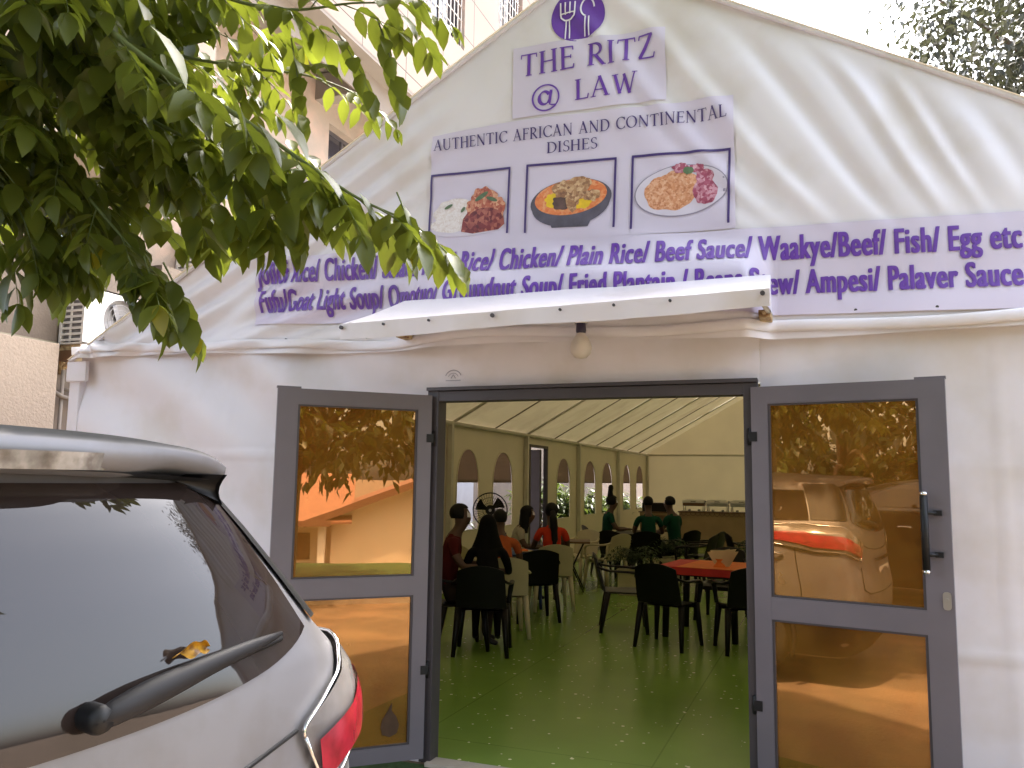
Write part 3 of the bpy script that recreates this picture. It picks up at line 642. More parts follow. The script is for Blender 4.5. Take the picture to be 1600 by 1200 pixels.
# --- book-style capitals drawn with a broad pen: stems, hairlines and slab feet. unit = capital height
TH, HL, SF = 0.135, 0.05, 0.045
def glyph(ch):
    """returns (advance, [outline, ...]) in capital-height units"""
    P_ = []; st = lambda a, c, wd: P_.append(stroke([a, c], wd))
    def stem(x, z0=0.0, z1=1.0, wd=TH, s0=True, s1=True):
        st((x, z0), (x, z1), wd)
        for z, on in ((z0, s0), (z1, s1)):
            if on: P_.append([(x-wd/2-0.07, z-SF/2*0), (x+wd/2+0.07, z), (x+wd/2+0.05, z+(SF if z < .5 else -SF)), (x-wd/2-0.05, z+(SF if z < .5 else -SF))][::1])
    def arc(cx, cz, rx, rz, a0, a1, n=22, thick=TH, thin=HL):
        pts, wd = [], []
        for i in range(n+1):
            t = R_(a0 + (a1-a0)*i/n); pts.append((cx+rx*math.cos(t), cz+rz*math.sin(t))); wd.append(thin + (thick-thin)*abs(math.cos(t-0.25))**1.3)
        P_.append(stroke(pts, wd))
    if ch == 'T': stem(0.36, s1=False); st((0.03, 0.97), (0.69, 0.97), HL*1.2); st((0.045, 0.99), (0.03, 0.80), HL*.9); st((0.675, 0.99), (0.69, 0.80), HL*.9); return 0.72, P_
    if ch == 'H': stem(0.15); stem(0.66); st((0.15, 0.52), (0.66, 0.52), HL*1.2); return 0.82, P_
    if ch == 'E': stem(0.15); st((0.1, 0.97), (0.55, 0.97), HL*1.2); st((0.1, 0.53), (0.48, 0.53), HL*1.2); st((0.1, 0.03), (0.58, 0.03), HL*1.2); st((0.54, 0.99), (0.56, 0.82), HL); st((0.57, 0.01), (0.60, 0.2), HL); st((0.47, 0.45), (0.48, 0.62), HL*.8); return 0.63, P_
    if ch == 'F': stem(0.15); st((0.1, 0.97), (0.55, 0.97), HL*1.2); st((0.1, 0.53), (0.46, 0.53), HL*1.2); st((0.54, 0.99), (0.56, 0.82), HL); st((0.45, 0.45), (0.46, 0.62), HL*.8); return 0.58, P_
    if ch == 'L': stem(0.15); st((0.1, 0.03), (0.56, 0.03), HL*1.2); st((0.55, 0.01), (0.59, 0.24), HL); return 0.62, P_
    if ch == 'I': stem(0.16); return 0.34, P_
    if ch == 'R': stem(0.15); arc(0.25, 0.73, 0.28, 0.245, 90, -90); st((0.15, 0.975), (0.26, 0.975), HL*1.1); st((0.15, 0.485), (0.26, 0.485), HL*1.1); st((0.30, 0.50), (0.64, 0.02), TH*.95); st((0.58, 0.03), (0.74, 0.03), SF); return 0.72, P_
    if ch == 'D': stem(0.15); arc(0.32, 0.5, 0.42, 0.475, 90, -90); st((0.1, 0.975), (0.34, 0.975), HL*1.1); st((0.1, 0.025), (0.34, 0.025), HL*1.1); return 0.82, P_
    if ch == 'Z': st((0.08, 0.97), (0.60, 0.97), HL*1.3); st((0.06, 0.03), (0.64, 0.03), HL*1.3); st((0.56, 0.96), (0.10, 0.04), TH); st((0.09, 0.98), (0.06, 0.80), HL); st((0.63, 0.02), (0.67, 0.22), HL); return 0.70, P_
    if ch == 'A': st((0.10, 0.02), (0.38, 1.0), HL*1.15); st((0.36, 1.03), (0.68, 0.0), TH*.95); st((0.19, 0.34), (0.55, 0.34), HL); st((0.0, 0.022), (0.22, 0.022), SF); st((0.55, 0.022), (0.80, 0.022), SF); return 0.80, P_
    if ch == 'W': st((0.12, 1.0), (0.34, 0.0), TH*.9); st((0.34, 0.02), (0.52, 0.86), HL*1.1); st((0.50, 0.96), (0.72, 0.0), TH*.9); st((0.72, 0.02), (0.95, 1.0), HL*1.1); st((0.0, 0.978), (0.26, 0.978), SF); st((0.84, 0.978), (1.05, 0.978), SF); return 1.06, P_
    if ch == 'U': stem(0.15, 0.30, 1.0, s0=False); stem(0.66, 0.30, 1.0, wd=HL*1.2, s0=False); arc(0.405, 0.32, 0.255, 0.30, 180, 360, thick=TH*.8); return 0.82, P_
    if ch == 'N': stem(0.14, wd=HL*1.2, s1=True); stem(0.72, wd=HL*1.2, s0=False); st((0.12, 1.0), (0.72, 0.0), TH*.95); return 0.86, P_
    if ch == 'C': arc(0.46, 0.5, 0.37, 0.48, 42, 318, n=30); st((0.73, 0.98), (0.74, 0.72), HL); st((0.74, 0.24), (0.75, 0.05), HL*.8); return 0.78, P_
    if ch == 'O': arc(0.46, 0.5, 0.38, 0.48, 0, 360, n=36); return 0.92, P_
    if ch == 'S': arc(0.30, 0.74, 0.19, 0.235, 40, 270, thick=TH*.75); arc(0.28, 0.26, 0.21, 0.24, 90, -140, thick=TH*.8); st((0.46, 0.98), (0.47, 0.76), HL*.8); st((0.07, 0.02), (0.06, 0.24), HL*.8); return 0.54, P_
    if ch == '@':
        arc(0.55, 0.42, 0.50, 0.62, -50, -330+0, n=44, thick=0.085, thin=0.055)
        P_[-1] = stroke([(0.55+0.50*math.cos(R_(t)), 0.42+0.60*math.sin(R_(t))) for t in lin(35, 320, 40)], 0.07)
        P_.append(stroke([(0.55+0.50*math.cos(R_(t)), 0.42+0.60*math.sin(R_(t))) for t in lin(35, -38, 12)] + [(0.80, 0.05), (0.72, 0.08), (0.70, 0.18)], 0.06))
        P_.append(stroke([(0.50+0.20*math.cos(R_(t)), 0.42+0.30*math.sin(R_(t))) for t in lin(25, 335, 30)], [0.05+0.09*abs(math.cos(R_(t)-.6)) for t in lin(25, 335, 30)]))
        st((0.76, 0.76), (0.69, 0.15), 0.11); return 1.15, P_
    return 0.38, P_
def serif_line(txt, x0, x1, z0, h, slope=0.0, sp=0.06):
    adv = 0; items = []
    for ch in txt:
        a, pl = glyph(ch); items.append((adv, pl)); adv += a + sp
    sx = (x1-x0)/(adv-sp); out = []
    for off, pl in items:
        for pg in pl:
            out.append([(x0 + (off+a)*sx, z0 + c*h + slope*((off+a)*sx)) for a, c in pg])
    return out
def strokes_bm(polys):
    res = []
    layers = [bmesh.new() for _ in range(6)]
    for i, pg in enumerate(polys):
        bm = fill2d([pg]); me = bpy.data.meshes.new("t"); bm.to_mesh(me); bm.free(); layers[i % 6].from_mesh(me); bpy.data.meshes.remove(me)
    return layers

# round fork-and-spoon badge
badge = sheet('round_badge', ell(0.86, 4.425, 0.165, 0.165, 48), 'round purple badge with a white fork and spoon at the top of the gable', 'purple')
fk = []
fx, sx_ = 0.80, 0.92
def ring(pts, wd): return stroke(pts + pts[:1], wd)
for dx in (-0.045, -0.015, 0.015, 0.045): fk.append(stroke([(fx+dx, 4.52), (fx+dx, 4.44)], 0.009))
fk.append(stroke([(fx-0.045, 4.45), (fx-0.042, 4.425), (fx-0.02, 4.405), (fx, 4.402), (fx+0.02, 4.405), (fx+0.042, 4.425), (fx+0.045, 4.45)], 0.010))
fk.append(stroke([(fx-0.045, 4.448), (fx+0.045, 4.448)], 0.008))
fk += [stroke([(fx-0.010, 4.40), (fx-0.013, 4.28)], 0.008), stroke([(fx+0.010, 4.40), (fx+0.013, 4.28)], 0.008)]
fk.append(stroke(ell(sx_, 4.47, 0.042, 0.062, 28), 0.010) if False else stroke(ell(sx_, 4.47, 0.040, 0.060, 29)+[(sx_+0.040, 4.471)], 0.010))
fk += [stroke([(sx_-0.010, 4.41), (sx_-0.013, 4.28)], 0.008), stroke([(sx_+0.010, 4.41), (sx_+0.013, 4.28)], 0.008)]
ink(strokes_bm(fk), 'fork_and_spoon', 'whiteink', badge)

name_sheet = sheet('name_sheet', [(0.45, 4.285), (1.385, 4.26), (1.385, 3.82), (0.45, 3.83)], 'pale lilac sheet reading THE RITZ @ LAW in purple capitals')
ink(strokes_bm(serif_line('THE RITZ', 0.50, 1.325, 4.088, 0.142)), 'lettering', 'purple', name_sheet)
ink(strokes_bm(serif_line('LAW', 0.845, 1.225, 3.888, 0.125) + serif_line('@', 0.575, 0.765, 3.872, 0.135)), 'lettering', 'purple', name_sheet)
dish = sheet('dishes_sheet', [(-0.10, 3.80), (0.44, 3.812), (1.0, 3.80), (1.76, 3.785), (1.76, 3.02), (1.0, 3.035), (-0.11, 3.07)], 'lilac sheet reading AUTHENTIC AFRICAN AND CONTINENTAL DISHES over three dish pictures', layer=0.0085)
ink(strokes_bm(serif_line('AUTHENTIC AFRICAN AND CONTINENTAL', -0.082, 1.725, 3.695, 0.072, slope=-0.022)), 'lettering', 'violet', dish, 0.0145)
ink(strokes_bm(serif_line('DISHES', 0.675, 0.985, 3.578, 0.068, slope=-0.02)), 'lettering', 'violet', dish, 0.0145)
for x0, x1, zt, zb, sl in ((-0.092, 0.44, 3.535, 3.125, -0.02), (0.555, 1.095, 3.515, 3.10, -0.02), (1.195, 1.735, 3.495, 3.065, -0.02)):
    fr = [stroke([(x0-0.012, zb), (x0, zt)], 0.013), stroke([(x1-0.012, zb-0.015), (x1, zt+sl)], 0.013), stroke([(x0-0.006, zt), (x1+0.006, zt+sl)], 0.015)]
    ink(strokes_bm(fr), 'picture_frame', 'violet', dish, 0.0145)
def picture(layers, mats, label):
    o = ink([poly_bm(pg, mi) for pg, mi in layers], 'dish_picture', [M[k] for k in mats], dish, 0.0125); tag(o, label); return o
# white rice with chicken in red stew
picture([(ell(0.165, 3.165, 0.245, 0.045), 0), (ell(0.065, 3.26, 0.135, 0.11, wob=.15, seed=1), 1), (ell(0.055, 3.205, 0.15, 0.05), 1),
         ([(0.12, 3.15), (0.13, 3.23), (0.18, 3.29), (0.25, 3.32), (0.33, 3.30), (0.40, 3.25), (0.41, 3.17), (0.37, 3.14), (0.2, 3.13)], 2),
         (ell(0.27, 3.335, 0.085, 0.085, wob=.35, seed=2), 3), (ell(0.21, 3.30, 0.06, 0.055, wob=.3, seed=3), 3), (ell(0.36, 3.28, 0.055, 0.07, wob=.3, seed=4), 3),
         (ell(0.28, 3.215, 0.115, 0.07, wob=.2, seed=5), 2), (ell(0.255, 3.36, 0.05, 0.015, rot=.5), 4), (ell(0.325, 3.335, 0.04, 0.012, rot=-.4), 4), (ell(0.03, 3.32, 0.03, 0.010, rot=.4), 4), (ell(0.13, 3.29, 0.02, 0.010, rot=.9), 4)],
        ['plate', 'rice', 'stew', 'chicken', 'herb'], 'picture of white rice and red chicken stew')
# black bowl of light soup
picture([([(0.69, 3.17), (0.95, 3.15), (0.93, 3.105), (0.71, 3.115)], 0), (ell(0.825, 3.25, 0.238, 0.135, rot=.06), 0), (ell(0.825, 3.272, 0.247, 0.128, rot=.06), 0), (ell(0.825, 3.292, 0.220, 0.107, rot=.06), 1),
         (ell(0.72, 3.28, 0.05, 0.045, wob=.3, seed=1), 3), (ell(0.90, 3.245, 0.05, 0.03, wob=.3, seed=2), 3), (ell(0.77, 3.265, 0.055, 0.045, wob=.4, seed=3), 4), (ell(0.825, 3.295, 0.02, 0.01), 2),
         (ell(0.79, 3.345, 0.08, 0.055, wob=.4, seed=4), 2), (ell(0.88, 3.36, 0.075, 0.05, wob=.4, seed=5), 2), (ell(0.85, 3.30, 0.06, 0.055, wob=.5, seed=6), 2), (ell(0.955, 3.29, 0.05, 0.035, wob=.4, seed=7), 2), (ell(0.83, 3.25, 0.03, 0.05, rot=.3, wob=.3, seed=8), 2)],
        ['bowl', 'soup', 'meat', 'yam', 'darkmeat'], 'picture of meat soup in a black bowl')
# orange rice with purple salad on a pale plate
picture([(ell(1.465, 3.265, 0.262, 0.150, rot=.05), 1), (ell(1.465, 3.266, 0.255, 0.144, rot=.05), 0), (ell(1.41, 3.26, 0.150, 0.105, wob=.15, seed=2), 2), (ell(1.45, 3.30, 0.115, 0.085, wob=.2, seed=3), 2),
         (ell(1.60, 3.245, 0.068, 0.075, wob=.2, seed=4), 3), (ell(1.60, 3.33, 0.05, 0.045, wob=.3, seed=5), 3), (ell(1.465, 3.395, 0.045, 0.03, wob=.3, seed=6), 3), (ell(1.555, 3.385, 0.04, 0.028, wob=.4, seed=7), 3), (ell(1.51, 3.375, 0.03, 0.022, wob=.3, seed=8), 4)],
        ['plate', 'plateline', 'jollof', 'onion', 'herb'], 'picture of orange rice and purple salad')
# long menu banner
SL = -0.0305
menu = sheet('menu_banner', [(-1.425, 3.115), (3.30, 2.96), (3.30, 2.475), (1.98, 2.515), (0.9, 2.56), (-1.415, 2.655)], 'long lilac menu banner with two lines of purple dishes above the awning', layer=0.012)
def bold_line(txt, *args):
    res = []
    for dx in (-0.0046, -0.0023, 0.0, 0.0023, 0.0046):
        bm = text_bm(txt, *args)
        for v in bm.verts: v.co.x += dx
        res.append(bm)
    return res
ink(bold_line("Jollof Rice/ Chicken/ Salad/ Fried Rice/ Chicken/ Plain Rice/ Beef Sauce/ Waakye/Beef/ Fish/ Egg etc", -1.40, 3.10, 2.935, 0.158, 0.012, -0.0335), 'lettering', 'purple', menu, 0.0165)
ink(bold_line("Fufu/Goat Light Soup/ Omotuo/ Groundnut Soup/ Fried Plantain / Beans Stew/ Ampesi/ Palaver Sauce", -1.37, 3.095, 2.738, 0.154, 0.012, -0.0315), 'lettering', 'purple', menu, 0.0165)
# small round emblem printed over the door
em = [stroke([(0.07+0.055*math.cos(R_(t)), 2.245+0.05*math.sin(R_(t))) for t in lin(20, 160, 14)], 0.006), stroke([(0.055, 2.245), (0.07, 2.268), (0.085, 2.245)], 0.007), stroke([(0.02, 2.232), (0.12, 2.232)], 0.005),
      stroke([(0.07+0.035*math.cos(R_(t)), 2.245+0.032*math.sin(R_(t))) for t in lin(20, 160, 12)], 0.004)]
out = bmesh.new()
for bm in strokes_bm(em):
    drape(bm, 0.004, Wl); me = bpy.data.meshes.new("t"); bm.to_mesh(me); bm.free(); out.from_mesh(me); bpy.data.meshes.remove(me)
tag(bm_obj(out, 'printed_emblem', mat('grey_ink', (0.35, 0.33, 0.36), 0.6)), 'small faint grey arched emblem above the left door hinge', 'emblem')

# ================================================================== awning over the door
AX0, AX1, AY, AZ1, AZ0 = -0.20, 1.945, -0.80, 2.715, 2.475
aw = thing('awning', 'white fabric awning jutting out over the doorway below the menu banner', 'awning', (0.87, 0, AZ0))
def awpt(u, v):
    x = (AX0 + (AX1-AX0)*u)*(1-v) + (AX0-0.03 + (AX1-AX0+0.06)*u)*v
    y = -0.155*(1-v) + AY*v
    z = AZ1*(1-v) + AZ0*v - 0.018*math.sin(math.pi*v)*(0.6+0.4*math.sin(math.pi*u*4)) + 0.004*noise.noise(Vector((x*4, y*4, 0)))
    return (x, y, z + 0.040*(u-0.55)*v)
b = MB(); b.grid(awpt, lin(0, 1, 60), lin(0, 1, 16))
b.grid(lambda u, k: (awpt(u, 1)[0], AY - 0.004 - 0.010*math.sin(u*38)*k*0.25 - 0.012*k*noise.noise(Vector((u*7, 0, 0))), awpt(u, 1)[2] - 0.085*k - 0.006*math.sin(u*11)*k), lin(0, 1, 60), lin(0, 1, 5))
for u in (0, 1):
    b.grid(lambda v, k: (awpt(u, v)[0], awpt(u, v)[1], awpt(u, v)[2]*(1-k) + min(awpt(u, v)[2]-0.01, AZ0-0.045 + 0.07*(1-v) + 0.012*math.sin(v*23))*k), lin(0, 1, 14), lin(0, 1, 4))
wp(b.build('canopy', M['pvc'], smooth=True), aw)
b = MB()
b.tube([(AX0, AY+0.02, AZ0-0.03), (AX1, AY+0.02, AZ0-0.03)], 0.014, n=8)
b.tube([(AX0, -0.02, 2.53), (AX1, -0.02, 2.515)], 0.012, n=8)
for x in (AX0+0.01, AX1-0.01): b.tube([(x, AY+0.02, AZ0-0.03), (x, -0.03, 2.525)], 0.012, n=8); b.tube([(x, AY+0.02, AZ0-0.025), (x, -0.09, AZ1-0.03)], 0.012, n=8)
for x in (0.5, 1.2): b.tube([(x, AY+0.02, AZ0-0.025), (x, -0.09, AZ1-0.04)], 0.010, n=8)
wp(b.build('frame', M['pole']), aw)
for x in (AX0+0.02, AX1-0.03):
    b = MB(); b.box((x-0.03, -0.235, 2.475), (x+0.03, -0.03, 2.515), bev=0.004); b.tube([(x, -0.235, 2.495), (x, -0.26, 2.495)], 0.012, n=6)
    wp(b.build('bracket', M['rust']), aw)
for u in (0.004, 0.12, 0.24, 0.40, 0.56, 0.68, 0.80, 0.985):
    p = Vector(awpt(u, 1)); r = 0.011 if u in (0.40, 0.985, 0.004) else 0.007
    b = MB(); b.tube([p + Vector((0.004, -0.010, -0.022)), p + Vector((0.004, -0.022, -0.022))], r, n=8); wp(b.build('bolt', M['aludark']), aw)
# rivets on the hem each side
for i, (x, z) in enumerate([(-1.15, 2.52), (-0.52, 2.50)] + [(0.18+0.28*k, 2.475) for k in range(6)] + [(2.35, 2.50), (2.72, 2.49)]):
    b = MB(); y0 = G(x, z+0.04) if (x < -0.3 or x > 2) else -0.07
    b.tube([(x, y0-0.004, z+0.02), (x, y0-0.016, z+0.02)], 0.008, n=8); wp(b.build('rivet', M['aludark']), tent)
# lamp under the awning
lamp = thing('light_bulb', 'large unlit white globe bulb in a dark holder under the awning', 'light bulb', (0.965, -0.30, 2.34))
b = MB(); b.lathe([(0.004, 0.105), (0.022, 0.092), (0.025, 0.08), (0.04, 0.06), (0.055, 0.034), (0.06, 0.008), (0.053, -0.022), (0.032, -0.045), (0.002, -0.052)], 24); b.build('globe', M['bulb'], lamp)
b = MB(); b.lathe([(0.002, 0.165), (0.022, 0.16), (0.026, 0.135), (0.028, 0.10), (0.024, 0.088)], 16); b.build('holder', M['socket'], lamp)
b = MB(); b.lathe([(0.036, 0.152), (0.04, 0.146), (0.036, 0.14)], 16); b.build('collar', M['acwhite'], lamp)
b = MB(); b.tube([(0, 0, 0.16), (0.0, 0.01, 0.24), (0.01, 0.05, 0.33)], 0.005, n=6); b.build('cord', M['black'], lamp)

# ================================================================== the building on the left
bl = thing('office_building', 'pinkish beige panelled office block with deep soffit behind the tent on the left', 'building', (-4.7, 6, 0))
FX = -4.1                                        # outer face of the upper storeys
def yz_fill(loops, x):
    bm = fill2d(loops)
    for v in bm.verts: v.co = Vector((x, v.co.x, v.co.y))
    return bm
rc = lambda y0, y1, z0, z1: [(y0, z0), (y1, z0), (y1, z1), (y0, z1)]
hi_w = [(6.75, 9.05, 9.80, 12.2), (10.75, 12.2, 11.35, 13.4), (14.0, 16.5, 9.8, 12.2)]
bm = yz_fill([rc(2.45, 30, 8.02, 15)] + [rc(*q) for q in hi_w], FX); wp(bm_obj(bm, 'upper_wall', M['panels'], smooth=False), bl)
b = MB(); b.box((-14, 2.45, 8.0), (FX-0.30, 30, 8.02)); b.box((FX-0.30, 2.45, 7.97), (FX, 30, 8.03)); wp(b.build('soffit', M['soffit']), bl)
b = MB(); b.box((-14, 2.45, 15), (FX+0.1, 30, 15.2)); b.box((-14, -2.2, 15), (FX+0.1, 2.45, 15.2)); wp(b.build('roof', M['soffit']), bl)
b = MB(); b.box((-14, -2.2, 4.55), (FX-0.02, 2.45, 15)); wp(b.build('corner_block', M['panels']), bl)
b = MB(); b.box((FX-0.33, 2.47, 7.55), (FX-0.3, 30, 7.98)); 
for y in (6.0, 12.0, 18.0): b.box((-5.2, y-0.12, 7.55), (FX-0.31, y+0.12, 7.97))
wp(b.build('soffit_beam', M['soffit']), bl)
lo_w = [(6.30, 7.6, 6.25, 7.35), (10.5, 12, 6.25, 7.35), (3.4, 4.5, 5.3, 6.5)]
bm = yz_fill([rc(2.45, 30, 3.95, 8.0)] + [rc(*q) for q in lo_w], -5.2); wp(bm_obj(bm, 'recessed_wall', M['stucco'], smooth=False), bl)
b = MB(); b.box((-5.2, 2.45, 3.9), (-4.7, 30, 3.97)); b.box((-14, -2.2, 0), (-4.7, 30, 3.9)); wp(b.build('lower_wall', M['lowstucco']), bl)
b = MB(); b.box((-4.7, -2.2, 0), (-4.5, 1.06, 2.84), bev=0.01); wp(b.build('pilaster', M['pilstucco']), bl)
b = MB(); b.box((-4.7, -2.2, 2.86), (-4.685, 1.3, 2.885)); wp(b.build('string_course', M['seam']), bl)
b = MB(); b.box((-4.7, 7.2, 0.0), (-4.66, 11.2, 1.72)); wp(b.build('white_dado', mat('grey_white_paint', (0.36, 0.37, 0.42), 0.7, var=0.1)), bl)
def bwin(y0, y1, z0, z1, x, bars):
    f = MB()
    for q in ((y0, y0+0.05, z0, z1), (y1-0.05, y1, z0, z1), (y0+0.05, y1-0.05, z0, z0+0.05), (y0+0.05, y1-0.05, z1-0.05, z1)): f.box((x-0.22, q[0], q[2]), (x-0.16, q[1], q[3]))
    n = max(2, int((y1-y0)/0.75))
    for k in range(1, n): f.box((x-0.21, y0+(y1-y0)*k/n-0.02, z0+0.05), (x-0.17, y0+(y1-y0)*k/n+0.02, z1-0.05))
    fo = wp(f.build('window', M['aludark']), bl)
    g = MB(); g.box((x-0.20, y0+0.02, z0+0.02), (x-0.19, y1-0.02, z1-0.02)); wp(g.build('pane', M['darkglass']), fo)
    r = MB()
    r.box((x-0.3, y0-0.04, z0-0.02), (x-0.005, y0, z1)); r.box((x-0.3, y1, z0-0.02), (x-0.005, y1+0.04, z1)); r.box((x-0.3, y0, z0-0.04), (x-0.004, y1, z0)); r.box((x-0.3, y0, z1), (x-0.005, y1, z1+0.04))
    wp(r.build('reveal', M['stucco']), fo)
    if bars:
        k = MB(); z = z0+0.05
        while z < z1: k.tube([(x-0.06, y0, z), (x-0.06, y1, z)], 0.010, n=5); z += 0.28
        y = y0+0.05
        while y < y1: k.tube([(x-0.07, y, z0), (x-0.07, y, z1)], 0.012, n=5); y += 0.16
        wp(k.build('grille', M['acwhite']), fo)
for i, q in enumerate(hi_w): bwin(*q, FX, True)
for q in lo_w: bwin(*q, -5.2, False)
b = MB(); b.tube([(-4.62, 1.22, 0), (-4.62, 1.22, 2.62)], 0.018, n=8); b.tube([(-4.64, 1.12, 2.42), (-4.60, 1.2, 2.36), (-4.58, 1.5, 2.31), (-4.58, 2.3, 2.30)], 0.022, n=8); b.tube([(-4.66, 1.25, 2.44), (-4.61, 1.34, 2.43), (-4.61, 2.3, 2.43)], 0.018, n=8)
wp(b.build('drain_pipe', M['soffit']), bl)
tp = thing('garden_tap', 'small red tap with a black hose end on the wall beside the tent corner', 'tap', (-4.56, 1.50, 2.05))
b = MB(); b.lathe([(0.004, 0.03), (0.03, 0.02), (0.035, -0.01), (0.02, -0.04), (0.004, -0.05)], 12); b.tube([(-0.12, 0, 0), (0.0, 0, 0)], 0.016, n=8); b.build('body', M['red'], tp)
b = MB(); b.tube([(0, 0, 0.02), (0, 0, 0.07)], 0.008, n=6); b.box((-0.03, -0.012, 0.07), (0.03, 0.012, 0.085)); b.tube([(0.02, 0.03, 0.06), (0.02, 0.05, 0.12)], 0.014, n=6); b.build('handle', M['black'], tp)

def aircon(loc, label, bracket=True):
    t = thing('air_conditioner', label, 'air conditioner', loc, 0, 'outdoor air conditioners on the office wall')
    b = MB(); D, Lh, Hh = 0.31, 0.82, 0.56
    # casing: back, top, bottom, front with round hole, far side; near side is a louvre
    b.box((0, 0.006, 0), (0.012, Lh, Hh)); b.box((0, 0, Hh-0.015), (D, Lh, Hh)); b.box((0, 0, 0), (D, Lh, 0.015)); b.box((0, Lh-0.012, 0.015), (D, Lh, Hh-0.015))
    b.box((D-0.03, 0, 0.015), (D-0.001, 0.022, Hh-0.015)); b.box((0.0, 0, 0.015), (0.026, 0.022, Hh-0.015))
    k = 9
    for i in range(k): b.box((0.026, 0.002, 0.03+i*(Hh-0.05)/k), (D-0.03, 0.02, 0.03+i*(Hh-0.05)/k+0.022))
    b.box((0.13, 0.003, 0.02), (0.145, 0.019, Hh-0.02))
    fb = fill2d([[(0.0, 0.0), (Lh, 0), (Lh, Hh), (0, Hh)], ell(0.45, 0.28, 0.225, 0.225, 36)])
    for v in fb.verts: v.co = Vector((D, v.co.x, v.co.y))
    me = bpy.data.meshes.new('t'); fb.to_mesh(me); fb.free(); b.bm.from_mesh(me)
    b.build('casing', M['acwhite'], t)
    b = MB(); b.box((0.04, 0.03, 0.03), (D-0.06, Lh-0.03, Hh-0.03)); b.build('coil', M['acgrey'], t)
    b = MB(); 
    for r in (0.22, 0.17, 0.12, 0.07, 0.03): b.tube([(D-0.004, 0.45+r*math.cos(a), 0.28+r*math.sin(a)) for a in lin(0, 2*math.pi, 29)], 0.004, n=5)
    for k in range(4): b.obox((D-0.04, 0.45+0.10*math.cos(k*1.57+.4), 0.28+0.10*math.sin(k*1.57+.4)), (0.004, 0, 0), (0, 0.16*math.cos(k*1.57+.4), 0.16*math.sin(k*1.57+.4)), (0.03, -0.08*math.sin(k*1.57+.4), 0.08*math.cos(k*1.57+.4)))
    b.build('fan_grille', M['acgrey'], t)
    if bracket:
        b = MB()
        for y in (0.06, 0.70): b.box((-0.02, y-0.03, -0.055), (D+0.06, y+0.03, -0.003)); b.box((-0.02, y-0.02, -0.28), (0.02, y+0.02, -0.055)); b.obox((0.12, y, -0.16), (0.30, 0, 0.19), (0, 0.03, 0), (-0.02, 0, 0.025))
        for y in (0.03, 0.09): b.tube([(0.2, y-0.03, -0.03), (0.2, y-0.045, -0.03)], 0.012, n=6)
        b.build('bracket', M['rust'], t)
        b = MB(); b.box((0.03, 0.0, -0.16), (0.24, 0.10, -0.06)); b.build('timber_block', M['wood'], t)
    return t
aircon((-4.67, 1.18, 2.86), 'white air conditioner outdoor unit with louvred side on a rusty bracket beside the tent corner')
aircon((-5.18, 3.15, 4.02), 'air conditioner outdoor unit high on the recessed wall half hidden by leaves')

